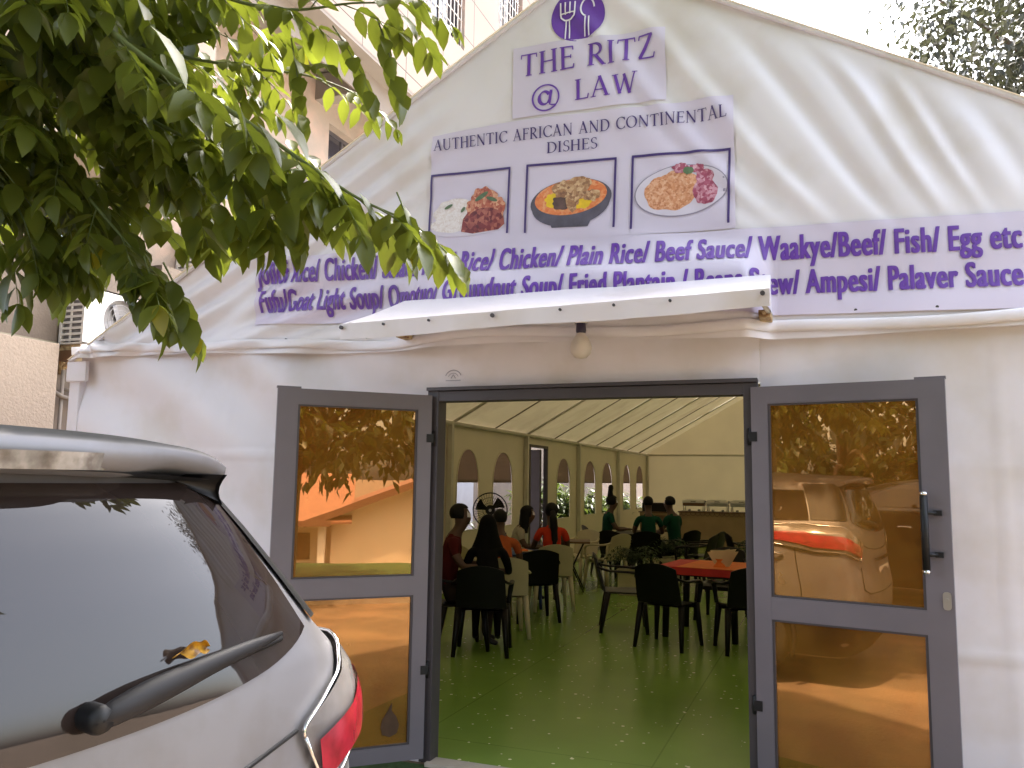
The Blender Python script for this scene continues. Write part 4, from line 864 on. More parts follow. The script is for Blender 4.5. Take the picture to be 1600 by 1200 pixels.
# ================================================================== cars
def car(name, label, loc, rz, paint, group, detail=True):
    t = thing(name, label, 'car', loc, rz, group)
    LV = [(.22, -.10, -4.62, .84), (.35, .0, -4.76, .93), (.55, .05, -4.82, .955), (.72, .055, -4.82, .96), (.80, .045, -4.80, .962), (.97, .016, -4.76, .965), (1.07, .004, -4.62, .962), (1.15, .0, -4.25, .955), (1.22, -.006, -3.75, .94),
          (1.27, -.012, -3.45, .915), (1.32, -.024, -3.30, .868), (1.42, -.05, -3.02, .785), (1.52, -.085, -2.76, .705), (1.60, -.12, -2.55, .640), (1.66, -.16, -2.3, .595), (1.70, -.27, -2.05, .54), (1.725, -.5, -1.85, .45), (1.74, -.95, -1.7, .28)]
    def lev(w):
        w = min(max(w, LV[0][0]), LV[-1][0])
        for a, c in zip(LV, LV[1:]):
            if a[0] <= w <= c[0]:
                k = (w-a[0])/(c[0]-a[0]); return [a[i] + (c[i]-a[i])*k for i in (1, 2, 3)]
    def rear(tt, w):
        ur, uf, hw = lev(w); a = min(1, abs(tt))
        return (ur - 0.085*a*a - 0.30*(1-(1-a**7)**(1/7)), tt*hw)
    def outl(s, w):
        """s 0..1 across the right half of the rear, s>1 metres-ish along the right side"""
        ur, uf, hw = lev(w)
        if s <= 1: x, y = rear(s, w)
        else:
            x0 = ur - 0.385; x = x0 - (s-1); y = hw - 0.02*max(0, (s-1)-2.2)**2
        return x, y
    def surf(s, w, off=0.0, sgn=1):
        x, y = outl(abs(s), w); e = 0.01
        x1, y1 = outl(abs(s)+e, w); x0, y0 = outl(max(0, abs(s)-e), w)
        d = Vector((x1-x0, y1-y0, 0)); n = Vector((d.y, -d.x, 0)); n = n.normalized() if n.length > 1e-9 else Vector((1, 0, 0))
        xa, ya = outl(abs(s), w+e); xb, yb = outl(abs(s), w-e)
        dz = Vector((xa-xb, ya-yb, 2*e)).normalized(); dd = d.normalized() if d.length > 1e-9 else Vector((0, 1, 0))
        nn = dd.cross(dz); 
        if nn.length < 1e-6: nn = n
        nn.normalize()
        if nn.dot(n) < 0: nn = -nn
        p = Vector((x, y, w)) + nn*off
        if s < 0 or sgn < 0: p.y = -p.y
        return p
    def outline(w):
        ur, uf, hw = lev(w); pts = []
        for tt in [math.sin(a) for a in lin(-math.pi/2, math.pi/2, 41)]: pts.append(rear(tt, w))
        xr = ur - 0.385; rf = min(0.9, (xr-uf)*0.4)
        for k in range(1, 13): pts.append((xr + (uf+rf-xr)*k/13, hw))
        for a in lin(0, math.pi, 25): pts.append((uf + rf - rf*math.sin(a)**0.8, hw*math.copysign(abs(math.cos(a))**0.55, math.cos(a))))
        for k in range(12, 0, -1): pts.append((xr + (uf+rf-xr)*k/13, -hw))
        return pts
    b = MB(); fine = []
    for a, c in zip(LV, LV[1:]):
        for k in range(3): fine.append(a[0] + (c[0]-a[0])*k/3)
    fine.append(LV[-1][0]); rings = [[b.bm.verts.new((x, y, w)) for x, y in outline(w)] for w in fine]
    n = len(rings[0])
    for i in range(len(rings)-1):
        for k in range(n):
            f = b.bm.faces.new((rings[i][k], rings[i][(k+1) % n], rings[i+1][(k+1) % n], rings[i+1][k])); f.smooth = True
    b.bm.faces.new(rings[-1]).smooth = True
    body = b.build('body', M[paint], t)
    # rear window
    def wb(s): return 1.222 + 0.10*abs(s)**2.6
    def rw(s, k):
        s2 = s*(0.93 - 0.05*(1-k)*abs(s)**3); w0 = wb(s); w = w0 + (1.615-w0)*k
        return surf(s2, w, 0.006)
    b = MB(); b.grid(rw, lin(-1, 1, 49), lin(0, 1, 16)); b.build('rear_window', M['carglass'], t)
    # black trim beside the window and gloss pillar
    for sg in (1, -1):
        b = MB(); b.grid(lambda k, w: surf(0.935+0.075*k, w, 0.007 + 0.005*math.sin(k*math.pi), sg), lin(0, 1, 6), lin(1.33, 1.63, 12)); b.build('pillar_trim', M['black'], t)
        b = MB(); b.grid(lambda s, k: surf(s, 1.32 + 0.02*max(0, 1.3-s) + (1.575-1.32-0.02*max(0, 1.3-s))*k*(1 - 0.5*sstep(s, 2.45, 3.0)), 0.006, sg), lin(1.02, 3.0, 30), lin(0, 1, 6)); b.build('side_window', M['carglass'], t)
    # windscreen
    b = MB()
    def ws(k, j):
        w = 1.24 + 0.42*j; ur, uf, hw = lev(w); a = R_(20 + 140*k); rf = min(0.9, (ur-.385-uf)*0.4)
        return (uf + rf - (rf+0.008)*math.sin(a)**0.8, (hw+.004)*math.copysign(abs(math.cos(a))**0.55, math.cos(a)), w)
    b.grid(ws, lin(0, 1, 21), lin(0, 1, 8)); b.build('windscreen', M['carglass'], t)
    # spoiler
    b = MB()
    def sp(s, k):
        a = abs(s); y = 0.605*s
        tip = -0.055 - 0.085*a*a - 0.04*a**6
        prof = [(-0.62, 1.712), (-0.40, 1.715), (tip-0.12, 1.712), (tip-0.02, 1.700), (tip, 1.688), (tip-0.006, 1.665), (tip-0.05, 1.650), (-0.36, 1.635), (-0.5, 1.64)]
        x, z = prof[k]; z -= 0.018*a*a + 0.02*a**8
        th = 0.010*(1-sstep(a, 0.55, 0.75))
        if k in (5, 6): z -= th*1.6
        return (x, y, z)
    b.grid(sp, lin(-1, 1, 61), list(range(9)))
    for s in (-1, 1): b.bm.faces.new([b.bm.verts.new(sp(s, k)) for k in range(9)])
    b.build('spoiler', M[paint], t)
    b = MB(); b.grid(lambda s, k: (-0.40 + 0.33*k - 0.085*s*s*k, 0.55*s, 1.643 - 0.03*(1-k) - 0.016*s*s), lin(-1, 1, 30), lin(0, 1, 4)); b.build('spoiler_underside', M['black'], t)
    for sg in (1, -1):
        b = MB(); b.grid(lambda k, j: (-0.15 - 0.14*j - 0.02*math.sin(k*3) - 0.03*k, sg*(0.585 + 0.018*k - 0.01*j), 1.636 - 0.06*k), lin(0, 1, 6), lin(0, 1, 5)); b.grid(lambda k, j: (-0.16 - 0.02*math.sin(k*math.pi) - 0.03*k, sg*(0.50 + (0.085 + 0.018*k)*j), 1.636 - 0.055*k*(0.3 + 0.7*j)), lin(0, 1, 6), lin(0, 1, 4)); b.build('spoiler_foot', M['black'], t)
    b = MB()
    def bl_(s, k):
        a = abs(s); y = 0.30*s; x = -0.044 - 0.085*(y/0.605)**2 - 0.006*k
        return (x - 0.02*a**10, y, 1.668 - 0.028*k)
    b.grid(bl_, lin(-1, 1, 31), lin(0, 1, 4)); b.build('brake_light', M['lamplens'], t)
    # tail lights: pale outer lens, red heart, chrome rim
    for sg in (1, -1):
        ol = [(0.735, 1.143), (0.80, 1.173), (0.90, 1.223), (0.965, 1.273), (1.02, 1.293), (1.20, 1.293), (1.50, 1.258), (1.44, 1.158), (1.2, 1.118), (1.03, 1.093), (0.95, 1.063), (0.86, 1.023), (0.80, 1.013), (0.775, 1.068)]
        def lens(poly, off, bulge):
            bm = fill2d([poly]); dice(bm, 0.02)
            cx = sum(p[0] for p in poly)/len(poly); cz = sum(p[1] for p in poly)/len(poly)
            for v in bm.verts:
                q = min(1, math.hypot((v.co.x-cx)/0.30, (v.co.y-cz)/0.13)); v.co = surf(v.co.x, v.co.y, off + bulge*(1-q*q), sg)
            return bm
        tl_ = bm_obj(lens(ol, 0.010, 0.020), 'tail_light', M['clearlens'], t)
        rd = [(0.775, 1.113), (0.90, 1.153), (0.98, 1.203), (1.06, 1.233), (1.36, 1.228), (1.33, 1.168), (1.1, 1.138), (1.0, 1.113), (0.93, 1.078), (0.815, 1.030), (0.79, 1.036)]
        bm_obj(lens(rd, 0.020, 0.018), 'red_lens', M['redlens'], tl_)
        e = MB(); pts = rpoly(ol, 0.02, 3); e.tube([surf(p[0], p[1], 0.014, sg) for p in pts + pts[:1]], 0.0042, n=6); e.build('lens_rim', M['chrome'], tl_)
        # panel gap under the lamp across the tailgate
    for sg in (1, -1):
        b = MB(); b.tube([surf(s, z, 0.001, sg) for s, z in ((0.02, 1.075), (0.3, 1.08), (0.55, 1.10), (0.735, 1.14))], 0.005, n=5); b.build('panel_gap', M['black'], t)
        b = MB(); b.tube([surf(s, z, 0.001, sg) for s, z in ((0.80, 0.955), (0.815, 0.86), (0.82, 0.78), (0.70, 0.74), (0.3, 0.73), (0.0, 0.73))], 0.005, n=5); b.build('panel_gap', M['black'], t)
    # plate, badge bar, lower bumper
    b = MB(); b.grid(lambda s, z: surf(s, z, 0.004), lin(-0.34, 0.34, 15), lin(0.80, 0.97, 5)); b.build('plate_recess', M[paint], t)
    b = MB(); b.box((0.022, -0.26, 0.82), (0.030, 0.26, 0.93), bev=0.003); b.build('number_plate', M['white'], t)
    b = MB(); b.grid(lambda s, z: surf(s, z, 0.018), lin(-0.42, 0.42, 21), lin(0.985, 1.012, 3)); b.build('chrome_bar', M['chrome'], t)
    b = MB(); b.grid(lambda s, z: surf(s, z, 0.012), lin(-1.3, 1.3, 61), lin(0.24, 0.50, 5)); b.build('lower_bumper', M['black'], t)
    if detail:
        # rear wiper
        A_ = surf(0.30, 1.235, 0.04); B_ = surf(0.88, 1.292, 0.022)
        b = MB(); n_ = 14
        def wpnt(k):
            s = 0.29 + (0.76-0.29)*k; z = 1.268 + 0.054*k + 0.006*math.sin(k*math.pi); return surf(s, z, 0.035 - 0.012*k)
        b.tube([wpnt(k) for k in lin(-0.06, 1.0, n_)], [0.010, 0.015, 0.017, 0.0175, 0.017, 0.016, 0.0145, 0.013, 0.012, 0.011, 0.010, 0.008, 0.006, 0.003], n=10, flat=1.3)
        wa = b.build('wiper', mat('wiper_black', (0.016, 0.015, 0.017), 0.55, var=0.2, spec=0.3), t)
        b = MB(); b.tube([wpnt(k) + Vector((-0.012, 0, -0.014)) for k in lin(0.28, 1.03, 10)], 0.006, n=6); b.build('blade', M['black'], wa)
        b = MB(); b.lathe([(0.002, 0.012), (0.018, 0.010), (0.022, 0.0), (0.022, -0.03)], 16, c=wpnt(-0.03), mtx=Matrix.Rotation(R_(90), 3, 'Y')); b.build('pivot_cap', M['black'], wa)
    # doors, handles, mirrors, wheels
    for sg in (1, -1):
        for s0 in (1.15, 2.15, 3.15):
            b = MB(); b.tube([surf(s0, z, 0.0, sg) for z in lin(0.45, 1.24, 8)], 0.005, n=5); b.build('panel_gap', M['black'], t)
        for s0 in (1.25, 2.25): b = MB(); b.tube([surf(s0, 1.05, 0.01, sg), surf(s0+0.05, 1.06, 0.035, sg), surf(s0+0.17, 1.06, 0.035, sg), surf(s0+0.22, 1.05, 0.01, sg)], 0.012, n=6); b.build('door_handle', M['chrome'], t)
        b = MB(); b.lathe([(0.01, 0.10), (0.07, 0.08), (0.085, 0.0), (0.07, -0.07), (0.01, -0.09)], 14, c=(-3.05, sg*1.03, 1.30)); b.box((-3.08, sg*0.86 if sg > 0 else -1.0, 1.25), (-3.02, 1.0 if sg > 0 else -0.86, 1.28)); b.build('mirror', M[paint], t)
        for u in (-0.98, -3.80):
            mx = Matrix.Rotation(R_(-90*sg), 3, 'X')
            b = MB(); b.lathe([(0.24, 0.02), (0.34, 0.02), (0.375, -0.02), (0.375, -0.20), (0.34, -0.23), (0.2, -0.23)], 32, c=(u, sg*0.955, 0.375), mtx=mx); wo = b.build('wheel', M['tyre'], t)
            b = MB(); b.lathe([(0.002, 0.012), (0.05, 0.012), (0.06, -0.02), (0.10, -0.03), (0.24, 0.022), (0.25, -0.02)], 32, c=(u, sg*0.955, 0.375), mtx=mx)
            b.build('rim', M['steel'], wo)
            b = MB(); b.tube([(u + 0.43*math.cos(a), sg*0.958, 0.375 + 0.43*math.sin(a)) for a in lin(-0.35, math.pi+0.35, 25)], 0.05, n=6, flat=0.4); b.build('wheel_arch', M['black'], t)
    return t
SUV = (1.10, -3.81, 0); SUVR = -0.22
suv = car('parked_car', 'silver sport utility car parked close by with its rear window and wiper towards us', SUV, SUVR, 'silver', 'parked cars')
car('parked_car', 'dark car parked behind the silver one, seen only in the right door glass', (1.7, -8.9, 0), 0.10, 'darkpaint', 'parked cars', detail=False)
# fallen yellow leaf on the wiper
cw = Matrix.Rotation(SUVR, 3, 'Z')
b = MB()
def lfpt(u, v, up=0.0):
    wd = 0.013*math.sin(math.pi*min(1, u*0.93+0.05))**0.8
    return Vector((-0.026 + 0.006*math.sin(u*5) + 0.010*v*v + up, 0.415 + 0.056*u, 1.337 + wd*v + 0.006*math.sin(u*3.2) + 0.004*math.sin(9*u)*v))
b.grid(lambda u, v: lfpt(u, v), lin(0, 1, 13), lin(-1, 1, 7)); b.grid(lambda u, v: lfpt(u, v, -0.0012), lin(0, 1, 13), lin(-1, 1, 7)); b.tube([lfpt(0, 0), lfpt(0, 0) + Vector((0.002, -0.016, -0.006))], 0.001, n=5)
yl = b.build('fallen_leaf', M['leafyellow']); yl.location = SUV; yl.rotation_euler = (0, 0, SUVR); tag(yl, 'small yellow fallen leaf lying on the rear wiper of the silver car', 'leaf')

# ================================================================== trees
class Leaves:
    def __init__(s): s.v = []; s.f = []; s.t = []
    def add(s, p, d, n, L, wd, tint, fine=True, droop=0.25):
        d = d.normalized(); a = d.cross(n)
        if a.length < 1e-5: a = d.cross(Vector((1, 0, 0)))
        a.normalize(); n = a.cross(d); i = len(s.v)
        if fine:
            ts = (0.0, 0.22, 0.5, 0.78, 1.0); ws = (0, 0.75, 1.0, 0.62, 0)
            for t, ww in zip(ts, ws):
                c = p + d*L*t - n*L*droop*t*t
                if ww == 0: s.v.append(c)
                else:
                    s.v += [c + a*wd*ww + n*wd*0.28*ww, c, c - a*wd*ww + n*wd*0.28*ww]
            q = [(0, 2, 1), (0, 3, 2), (1, 2, 5, 4), (2, 3, 6, 5), (4, 5, 8, 7), (5, 6, 9, 8), (7, 8, 10), (8, 9, 10)]
        else:
            s.v += [p, p + d*L*0.45 + a*wd, p + d*L - n*L*droop, p + d*L*0.45 - a*wd, p + d*L*0.45 - n*wd*0.3]
            q = [(0, 4, 1), (1, 4, 2), (2, 4, 3), (3, 4, 0)]
        for f in q: s.f.append(tuple(i+k for k in f)); s.t.append(tint)
    def build(s, name, m, parent=None):
        me = bpy.data.meshes.new(name); me.from_pydata([tuple(v) for v in s.v], [], s.f); me.update()
        at = me.attributes.new("tint", 'FLOAT', 'FACE'); at.data.foreach_set("value", s.t)
        for p in me.polygons: p.use_smooth = True
        me.materials.append(m); o = link(name, me)
        return wp(o, parent) if parent else o
rnd = random.Random(11)
def rv(k=1.0): return Vector((rnd.uniform(-k, k), rnd.uniform(-k, k), rnd.uniform(-k, k)))
def ray_pt(px, py, dist):
    d = (_f + _r*((px-800)/F_PX) + _u*((600-py)/F_PX)).normalized(); return Vector((2.1904, -4.5334, 1.6344)) + d*dist
near = thing('shade_tree', 'leafy green tree whose low drooping branch hangs in from the upper left', 'tree', (-1.3, -6.4, 0))
LB = Leaves(); TW = MB()
DOWN = Vector((0, 0, -1))
def spline(pts, n):
    pts = [Vector(p) for p in pts]; out = []
    for i in range(len(pts)-1):
        p0 = pts[max(0, i-1)]; p1 = pts[i]; p2 = pts[i+1]; p3 = pts[min(len(pts)-1, i+2)]
        for k in range(n):
            t = k/n; out.append(0.5*((2*p1) + (p2-p0)*t + (2*p0-5*p1+4*p2-p3)*t*t + (3*p1-p0-3*p2+p3)*t**3))
    out.append(pts[-1]); return out
def rachis(p, d, L, nl, ll, tint=None, twig=True, droop=0.5):
    """a feathered leaf: drooping stalk with paired leaflets and one at the tip"""
    d = d.normalized(); pts = [p]; cur = p.copy(); dd = d.copy(); st = L/nl
    for i in range(nl):
        dd = (dd + DOWN*droop*(0.4/ nl)*(i+1)*0.6).normalized(); cur = cur + dd*st; pts.append(cur.copy())
    if twig: TW.tube(pts, [0.0022 - 0.0014*i/nl for i in range(nl+1)], n=4, cap=False)
    base = rnd.random() if tint is None else tint
    for i, q in enumerate(pts[1:]):
        d_ = (pts[i+1]-pts[i]).normalized(); side = d_.cross(Vector((0, 0, 1)))
        if side.length < 1e-3: side = Vector((1, 0, 0))
        side.normalize()
        k = ll*1.22*rnd.uniform(0.75, 1.15)*(0.75 + 0.25*math.sin(math.pi*min(1, (i+1)/nl)))
        for sg in (1, -1):
            ld = (side*sg*0.8 + d_*0.55 + DOWN*rnd.uniform(0.15, 0.9) + rv(0.18)).normalized()
            LB.add(q, ld, (Vector((0, 0, 1)) + rv(0.35)), k, k*rnd.uniform(0.21, 0.27), min(0.92, max(0, base + rnd.uniform(-.25, .25))) if rnd.random() > 0.012 else 1.0, droop=rnd.uniform(0.05, 0.35))
    LB.add(pts[-1], (d_ + DOWN*0.4), Vector((0, 0, 1)) + rv(0.3), ll, ll*0.24, base)
twigs = [
    ([(60, -60, 2.3), (150, 30, 2.15), (260, 115, 2.05), (370, 180, 1.95), (470, 250, 1.88), (560, 310, 1.82), (640, 345, 1.80)], 15, 0.085),
    ([(230, -90, 2.5), (340, -10, 2.4), (450, 15, 2.35), (550, 5, 2.3), (625, 5, 2.3)], 9, 0.075),
    ([(100, 30, 2.6), (250, 80, 2.5), (380, 105, 2.45), (480, 118, 2.4), (555, 145, 2.4)], 8, 0.06),
    ([(140, 140, 2.3), (260, 200, 2.2), (360, 250, 2.1), (440, 285, 2.05)], 9, 0.085),
    ([(60, 220, 2.3), (130, 300, 2.2), (190, 370, 2.1), (235, 420, 2.05)], 8, 0.075),
    ([(-60, 170, 2.4), (10, 290, 2.3), (40, 350, 2.2)], 5, 0.08),
    ([(180, 80, 2.3), (300, 160, 2.2), (420, 235, 2.1), (500, 275, 2.05)], 7, 0.085),
    ([(100, 110, 2.4), (220, 210, 2.3), (300, 280, 2.25)], 7, 0.085),
    ([(-40, 60, 2.5), (60, 170, 2.4), (120, 270, 2.3)], 7, 0.085),
]
for k_, (pp, nr, ll) in enumerate(twigs):
    pts = spline([ray_pt(*q) for q in pp], 6); n = len(pts)
    TW.tube(pts, [0.010 - 0.008*i/(n-1) if k_ == 0 else 0.006 - 0.0045*i/(n-1) for i in range(n)], n=6)
    for i in range(nr):
        f = (i+0.6)/nr; j = min(n-2, int(f*(n-1))); p = pts[j]; d = (pts[j+1]-pts[j]).normalized()
        side = d.cross(Vector((0, 0, 1))).normalized()*(1 if i % 2 else -1)
        rachis(p, d*0.9 + side*0.75 + DOWN*rnd.uniform(0.0, 0.4) + rv(0.15), rnd.uniform(0.12, 0.20), 4, ll, tint=rnd.uniform(0.35, 0.8) if pp[-1][0] > 400 else None)
    rachis(pts[-1], d + DOWN*0.3, 0.14, 4, ll*0.85, tint=0.75)
# a few large leaves whose glossy upper sides catch the sky
for (px, py, L) in ((235, 40, .13), (350, 130, .13), (400, 190, .11), (430, 175, .12), (490, 260, .11), (500, 285, .11), (560, 300, .09), (575, 330, .09), (520, 290, .10)):
    p = ray_pt(px, py, 1.80); LB.add(p, _r*0.55 - _u*0.75 + rv(.15), Vector((0.35, -0.3, 1)) + rv(.2), L, L*0.27, 0.25, droop=0.2)
# drooping tips that hang below the mass
for (px, py, L, d0) in ((455, 60, .2, 2.3), (520, 40, .2, 2.3), (590, 30, .2, 2.3), (225, 400, .16, 2.0), (255, 410, .18, 2.0), (200, 400, .10, 2.0), (330, 300, .13, 2.0), (365, 290, .14, 2.0), (440, 300, .11, 1.9), (15, 370, .16, 2.2), (60, 370, .10, 2.2), (620, 300, .10, 1.8), (110, 360, .10, 2.2), (410, 310, .10, 1.95), (300, 320, .12, 2.1)):
    rachis(ray_pt(px, py, d0), DOWN + _r*rnd.uniform(0.2, 0.6) + rv(.2), L, 4, 0.075 + 0.01*rnd.random(), tint=rnd.uniform(0.3, 0.85))
# dense dark inside of the branch
def inside(px, py):
    lim = 480 - 0.00*px; low = 335 + 25*math.sin(px*0.02) - max(0, px-170)*0.50
    up = -120 + max(0, px-150)*0.65
    return py < low and py > up and px < lim
cnt = 0
while cnt < 430:
    px = rnd.uniform(-260, 440); py = rnd.uniform(-200, 420)
    if not inside(px, py): continue
    if px > 180 and rnd.random() < (px-180)/300: continue
    p = ray_pt(px, py, rnd.uniform(2.25, 3.5)); cnt += 1
    rachis(p, Vector((rnd.uniform(-.2, 1), rnd.uniform(-.4, .8), rnd.uniform(-.9, .2))), rnd.uniform(0.15, 0.26), 4, rnd.uniform(0.07, 0.095), tint=rnd.uniform(0.1, 0.75), twig=(cnt % 3 == 0))
# unseen crown above the yard, spread and thickened to shade branch, ground and car
for i in range(5200):
    a = rnd.uniform(0, 6.28); r = math.sqrt(rnd.random()); z = rnd.uniform(3.7, 8.4)
    x, y = -0.1 + 3.5*r*math.cos(a), -4.2 + 3.7*r*math.sin(a)
    dd_ = math.hypot(x-2.19, y+4.53)
    if y > -4.6 and z < 2.1 + 0.86*dd_: continue
    LB.add(Vector((x, y, z)), rv(1) + DOWN*0.4, Vector((0, 0, 1)) + rv(0.4), 0.30, 0.11, rnd.uniform(0, .6), fine=False)
    LB.add(Vector((x, y, z)) + rv(.2), rv(1) + DOWN*0.4, Vector((0, 0, 1)) + rv(0.4), 0.26, 0.10, rnd.uniform(0, .6), fine=False)
LB.build('crown', M['leaf'], near)
root_in = ray_pt(60, -60, 2.3)
TW.tube(spline([(-1.2, -6.2, 2.2), (-1.05, -5.6, 3.3), (-0.5, -4.6, 3.55), (0.1, -3.9, 3.35), tuple(root_in)], 6), [0.06 - 0.05*i/24 for i in range(25)], n=8)
for pp, nr, ll in twigs[1:]:
    q = ray_pt(*pp[0]); TW.tube([q, (q + root_in)/2 + Vector((0, 0, 0.05)), root_in + Vector((-0.1, -0.05, 0.04))], 0.007, n=5)
wp(TW.build('twigs', M['twig']), near)
b = MB(); b.tube(spline([(-1.35, -6.45, -0.03), (-1.3, -6.4, 1.2), (-1.2, -6.2, 2.3), (-1.3, -6.5, 3.6), (-1.2, -6.6, 5.0), (-1.1, -6.5, 6.2)], 5), [0.20 - 0.16*i/25 for i in range(26)], n=12)
for q in ((-2.8, -7.0, 5.0), (0.8, -7.4, 5.2), (-0.6, -8.2, 5.0), (-2.4, -5.2, 4.9)): b.tube(spline([(-1.25, -6.4, 3.2), ((q[0]-1.2)/2, (q[1]-6.4)/2, 4.3), q], 5), [0.08 - 0.06*i/10 for i in range(11)], n=8)
wp(b.build('trunk', M['bark']), near)

def broad_tree(name, label, base, lean, height, crown_c, rad, nclump, per, leaf, m, trunk_r, group=None, seed=1, limbs=7, dens=None):
    r = random.Random(seed); t = thing(name, label, 'tree', base, 0, group)
    B0 = Vector(base); top = B0 + Vector(lean) + Vector((0, 0, height)); C0 = Vector(crown_c); rad = Vector(rad)
    b = MB(); mid = B0*0.5 + top*0.5 + Vector((0.1, -0.1, 0)); b.tube(spline([B0 - Vector((0, 0, .1)), mid, top], 6), [trunk_r*(1 - 0.6*i/12) for i in range(13)], n=12)
    cl = []
    for i in range(nclump):
        while True:
            q = Vector((r.uniform(-1, 1), r.uniform(-1, 1), r.uniform(-1, 1)))
            if 0.25 < q.length < 1: break
        cl.append(C0 + Vector((q.x*rad.x, q.y*rad.y, q.z*rad.z)))
    for i in range(limbs):
        q = cl[i*len(cl)//limbs]; b.tube(spline([top - Vector((0, 0, .3)), (top+q)/2 + Vector((0, 0, 0.3)), q], 5), [trunk_r*0.42*(1 - 0.85*k/10) for k in range(11)], n=7)
    wp(b.build('trunk', M['bark']), t)
    lv = Leaves()
    for c in cl:
        tn = r.random(); rr = r.uniform(0.35, 0.75)*min(rad)*0.34
        tw = Vector((r.uniform(-1, 1), r.uniform(-1, 1), r.uniform(-.8, .3)))
        for k in range(per):
            off = Vector((r.gauss(0, .5), r.gauss(0, .5), r.gauss(0, .38)))*rr + tw*rr*r.uniform(0, 1.4)
            d = off.normalized()*0.8 + Vector((r.uniform(-1, 1), r.uniform(-1, 1), r.uniform(-1.2, 0.3)))
            lv.add(c + off, d, Vector((0, 0, 1)) + Vector((r.uniform(-.6, .6), r.uniform(-.6, .6), 0)), leaf*r.uniform(.7, 1.2), leaf*r.uniform(.2, .32), min(1, max(0, tn*0.7 + r.uniform(-.2, .3))), fine=False)
    lv.build('crown', m, t); return t
broad_tree('hazy_tree', 'tall pale tree beyond the right slope of the tent roof', (7.6, 10.5, 0), (-0.5, -0.3, 0), 6.2, (6.7, 10.0, 8.3), (3.2, 2.6, 2.9), 300, 90, 0.15, M['leafpale'], 0.24, seed=5, limbs=14)
broad_tree('almond_tree', 'spreading broad leaved tree at the yard edge, reflected in the left door', (6.0, -6.2, 0), (-0.4, 0.5, 0), 2.0, (5.7, -5.2, 3.45), (2.6, 2.6, 1.6), 210, 34, 0.22, M['leafdark'], 0.17, seed=9, limbs=14)
for i, (x, y, s) in enumerate([(-6.0, -12.5, 3), (-2.6, -12.2, 7), (0.6, -12.6, 8), (4.4, -14, 12)]):
    broad_tree('background_tree', ['dense green tree behind the parked cars, farthest left', 'dense green tree behind the rear of the silver car', 'dense green tree right behind the dark car', 'dense green tree nearest the cream house'][i], (x, y, terrain(x, y)), (0, 0, 0), 2.2, (x, y, 3.3 + terrain(x, y)), (2.5, 2.2, 2.9), 120, 34, 0.30, M['leafdark'], 0.2, 'trees behind the yard', seed=s, limbs=8)

# ================================================================== house reflected in the left door
hs = thing('bungalow', 'cream bungalow with a brown gabled roof, reflected in the left glass door', 'house', (0, 0, 0))
hd = Vector((-0.82, 0.57, 0)).normalized(); hr_ = Vector((hd.y, -hd.x, 0))      # towards the door; hr_ runs to the right as seen from the door
H0 = Vector((17.1, -10.5, -1.35))
HP = lambda a, c, z: H0 + hr_*a + hd*c + Vector((0, 0, z))      # a across, c towards the door
# as seen in the mirror left and right stay put, so the low wing lies at negative or positive a accordingly
sgn = -1 if hr_.dot(Vector((0.57, 0.82, 0))) > 0 else 1
def hp(a, c, z): return HP(-a*sgn, c, z)
b = MB(); g = [(-2.6, 0), (3.0, 0), (3.0, 1.9), (0.2, 2.95), (-2.6, 1.9)]
b.prism(g, lambda a, z, k: hp(a, -6*k, z)); wp(b.build('gable_wall', M['housewall']), hs)
b = MB(); b.prism([(-12, 0), (-2.6, 0), (-2.6, 1.72), (-12, 1.72)], lambda a, z, k: hp(a, -0.4 - 5*k, z)); wp(b.build('wing_wall', M['housewall']), hs)
b = MB()
for s_ in (-1, 1): b.prism([(0.2, 3.05), (0.2 + s_*3.5, 3.05 - 3.5*0.375), (0.2 + s_*3.5, 2.95 - 3.5*0.375), (0.2, 2.95)], lambda a, z, k: hp(a, 0.5 - 7*k, z))
b.prism([(0.6, 1.65), (0.6, 1.72), (-4.5, 3.12), (-4.5, 3.05)], lambda c, z, k: hp(-2.0 - 10.5*k, c, z)); wp(b.build('roof', M['houseroof']), hs)
b = MB()
for s_ in (-1, 1): b.prism([(0.2, 3.07), (0.2 + s_*3.52, 3.07 - 3.52*0.375), (0.2 + s_*3.52, 2.86 - 3.52*0.375), (0.2, 2.86)], lambda a, z, k: hp(a, 0.56 - 0.05*k, z))
b.prism([(0.66, 1.58), (0.66, 1.74), (0.6, 1.74), (0.6, 1.58)], lambda c, z, k: hp(-2.6 - 9.9*k, c, z)); wp(b.build('fascia', M['fascia']), hs)
b = MB(); b.prism([(-4.2, 0.55), (-3.2, 0.55), (-3.2, 1.35), (-4.2, 1.35)], lambda a, z, k: hp(a, -0.37 + 0.02 - 0.06*k, z)); wp(b.build('window', M['wood']), hs)
b = MB(); b.prism([(-2.95, 0), (-2.75, 0), (-2.75, 1.65), (-2.95, 1.65)], lambda a, z, k: hp(a, 0.35 - 0.2*k, z)); wp(b.build('veranda_post', M['white']), hs)

